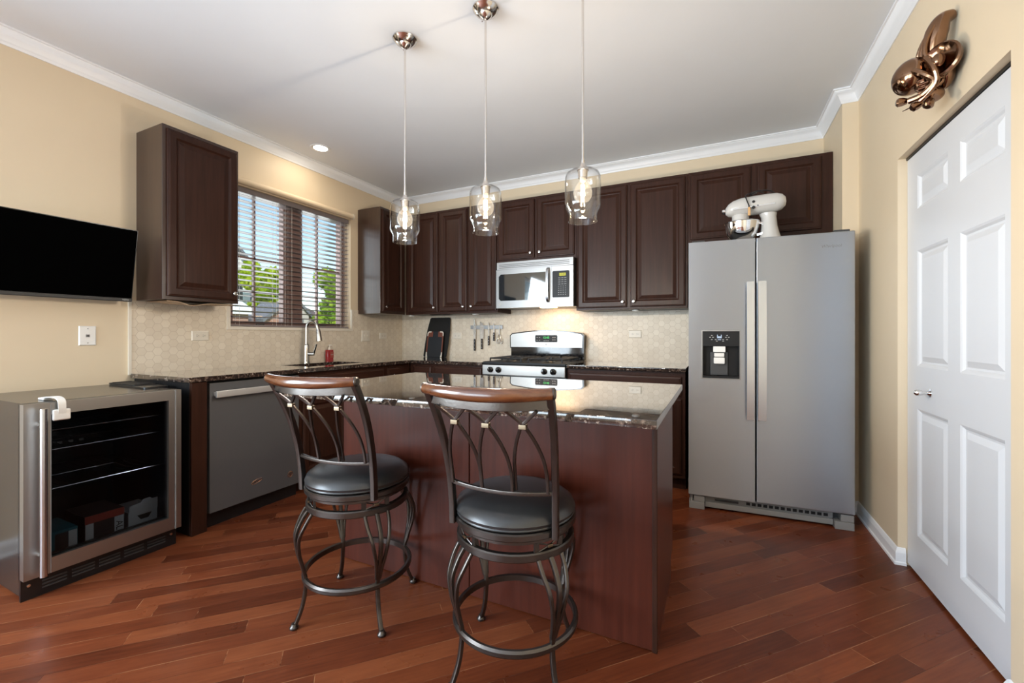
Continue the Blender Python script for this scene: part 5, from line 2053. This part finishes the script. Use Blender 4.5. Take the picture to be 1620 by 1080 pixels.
lathe(bm, [(0, 0.006), (0.030, 0.008), (0.048, 0.016), (0.058, 0.024), (0.064, 0.020), (0.062, 0.004), (0, 0.0)], (wx - 0.052, -1.835, 2.195), (-0.75, -0.66, 0.05), 28)
ell(bm, (wx - 0.072, -1.850, 2.195), (0.020, 0.016, 0.026))
obj('disc', bm, 'bronze', t)
bm = bmesh.new()
for k in range(4):
    a0 = -0.9
    tube(bm, [(wx - 0.120 + 0.066 * math.cos(a), -1.775 - 0.058 * math.cos(a * 0.7), 2.172 - 0.016 * k + 0.022 * math.sin(a)) for a in [-2.4 + 1.8 * j / 10 + 0.9 for j in range(11)]], 0.006, 8)
obj('ribs', bm, 'bronze', t)
bm = bmesh.new()
ell(bm, (wx - 0.088, -1.785, 2.150), (0.036, 0.034, 0.042))
ell(bm, (wx - 0.055, -1.790, 2.175), (0.034, 0.040, 0.060))
ell(bm, (wx - 0.070, -1.785, 2.095), (0.040, 0.030, 0.030))
ell(bm, (wx - 0.030, -1.785, 2.185), (0.032, 0.045, 0.075))
obj('core', bm, 'bronze', t)
bm = bmesh.new()
tube(bm, spline([(wx - 0.140, -1.795, 2.205), (wx - 0.115, -1.830, 2.165), (wx - 0.080, -1.835, 2.125), (wx - 0.105, -1.815, 2.090), (wx - 0.140, -1.790, 2.085)], 6), 0.012, 10)
tube(bm, spline([(wx - 0.100, -1.825, 2.225), (wx - 0.085, -1.850, 2.170), (wx - 0.075, -1.840, 2.115), (wx - 0.110, -1.80, 2.070)], 6), 0.010, 10)
obj('limbs', bm, 'bronze', t)
bm = bmesh.new()
for (c, d) in (((wx - 0.140, -1.775, 2.092), (-1, 0.1, 0.05)), ((wx - 0.105, -1.800, 2.062), (-0.9, -0.1, -0.35)), ((wx - 0.085, -1.825, 2.060), (-0.4, -0.3, -0.9))):
    lathe(bm, [(0, 0), (0.011, 0.0), (0.016, 0.014), (0.017, 0.028), (0.010, 0.034), (0, 0.034)], c, d, 14)
tube(bm, [(wx - 0.100, -1.78, 2.075), (wx - 0.150, -1.76, 2.060)], 0.004, 6, False, [1.2, 0.3])
obj('feet', bm, 'bronze', t)

# ------------------------------------------------------------------ outside the sink window
bm = bmesh.new()
box(bm, -60, -0.22, -30, 45, -0.62, -0.55)
struct('ground', bm, 'lawn')


def house(name, label, x0, x1, y0, y1, z0, z1, ridge, axis, wm, rm, cat='house', over=0.35, win=()):
    t = thing(name, label, cat, ((x0 + x1) / 2, (y0 + y1) / 2, z0))
    bm = bmesh.new()
    box(bm, x0, x1, y0, y1, z0, z1)
    if axis == 'x':   # ridge along x, gables on x ends
        ym = (y0 + y1) / 2
        for xx in (x0, x1):
            bm.faces.new([bm.verts.new(p) for p in ((xx, y0, z1), (xx, y1, z1), (xx, ym, ridge))])
    obj('walls', bm, wm, t, smooth=False)
    bm = bmesh.new()
    if axis == 'x':
        ym = (y0 + y1) / 2
        sl = (ridge - z1) / (ym - y0)
        for s, ye in ((-1, y0 - over), (1, y1 + over)):
            ze = z1 - sl * over
            a = [(x0 - over, ye, ze), (x1 + over, ye, ze), (x1 + over, ym, ridge), (x0 - over, ym, ridge)]
            v = [bm.verts.new(p) for p in a] + [bm.verts.new((p[0], p[1], p[2] + 0.16)) for p in a]
            for f in ((0, 1, 2, 3), (4, 5, 6, 7), (0, 1, 5, 4), (1, 2, 6, 5), (2, 3, 7, 6), (3, 0, 4, 7)):
                bm.faces.new([v[i] for i in f])
    else:
        xm = (x0 + x1) / 2
        sl = (ridge - z1) / (xm - x0)
        for s, xe in ((-1, x0 - over), (1, x1 + over)):
            ze = z1 - sl * over
            a = [(xe, y0 - over, ze), (xe, y1 + over, ze), (xm, y1 + over, ridge), (xm, y0 - over, ridge)]
            v = [bm.verts.new(p) for p in a] + [bm.verts.new((p[0], p[1], p[2] + 0.16)) for p in a]
            for f in ((0, 1, 2, 3), (4, 5, 6, 7), (0, 1, 5, 4), (1, 2, 6, 5), (2, 3, 7, 6), (3, 0, 4, 7)):
                bm.faces.new([v[i] for i in f])
    obj('roof', bm, rm, t, smooth=False)
    for (a, b, c, d) in win:
        bm = bmesh.new()
        box(bm, x1, x1 + 0.04, a, b, c, d)
        f = obj('window', bm, 'white', t, smooth=False)
        bm = bmesh.new()
        box(bm, x1 + 0.041, x1 + 0.05, a + 0.08, b - 0.08, c + 0.08, d - 0.08)
        obj('pane', bm, 'gloss', f, smooth=False)
    return t


def tree(label, c, r, hgt, mat, trunk_h, n, leaf=0.16, seed=1):
    rnd = random.Random(seed)
    t = thing('leafy_tree', label, 'tree', (c[0], c[1], -0.55), 0, 'trees beyond the sink window')
    bm = bmesh.new()
    blobs = [(Vector((c[0] + rnd.uniform(-0.5, 0.5) * r, c[1] + rnd.uniform(-0.55, 0.55) * r, trunk_h + hgt * rnd.uniform(0.12, 0.88))), r * rnd.uniform(0.35, 0.6)) for _ in range(18)]
    for _ in range(n):
        cb, rb = rnd.choice(blobs)
        d = Vector((rnd.gauss(0, 1), rnd.gauss(0, 1), rnd.gauss(0, 1))).normalized()
        p = cb + d * rb * rnd.uniform(0.6, 1.0)
        u = Vector((rnd.gauss(0, 1), rnd.gauss(0, 1), rnd.gauss(0, 1))).normalized()
        v = u.cross(d)
        if v.length < 0.05:
            continue
        v.normalize()
        s = leaf * rnd.uniform(0.6, 1.2)
        vs = [bm.verts.new(p + u * s), bm.verts.new(p + v * s * 0.6), bm.verts.new(p - u * s), bm.verts.new(p - v * s * 0.6)]
        bm.faces.new(vs)
    obj('foliage', bm, mat, t, smooth=False)
    bm = bmesh.new()
    tube(bm, [(c[0], c[1], -0.55), (c[0] + 0.05, c[1], trunk_h), (c[0], c[1] + 0.1, trunk_h + hgt * 0.6)], r * 0.09, 8, False, [1.2, 0.9, 0.3])
    obj('trunk', bm, 'bark', t)
    return t


house('house', 'white sided gabled house beyond the left half of the sink window', -24.0, -16.2, 2.9, 8.7, -0.55, 4.25, 7.3, 'x', 'siding', 'roof', win=((7.75, 8.4, 2.7, 3.9),))
house('garage', 'low brick garage with a pale roof in front of the white house', -13.6, -12.0, 2.6, 5.9, -0.55, 1.98, 2.35, 'y', 'brick', 'siding', 'garage', over=0.15)
house('shed', 'low shed with a grey roof in front of the yellow-green tree', -13.2, -12.0, 6.5, 8.0, -0.55, 1.72, 2.30, 'x', 'brick', 'roof', 'shed', over=0.12)
house('house', 'brick gabled house beyond the right half of the sink window', -18.5, -16.0, 8.9, 11.7, -0.55, 2.2, 3.5, 'x', 'brick', 'roof', over=0.12)
house('house', 'house with a dark brown roof behind the brick gable', -26.0, -20.0, 10.5, 15.4, -0.55, 2.4, 3.5, 'y', 'brick', 'roofb')
tree('bright yellow-green tree behind the grey-roofed shed', (-14.75, 8.15), 0.78, 3.6, 'leafy', 0.9, 9000, 0.12, 3)
tree('green tree beyond the right half of the sink window', (-10.2, 8.2), 0.80, 3.3, 'leafg', 0.5, 9000, 0.10, 5)
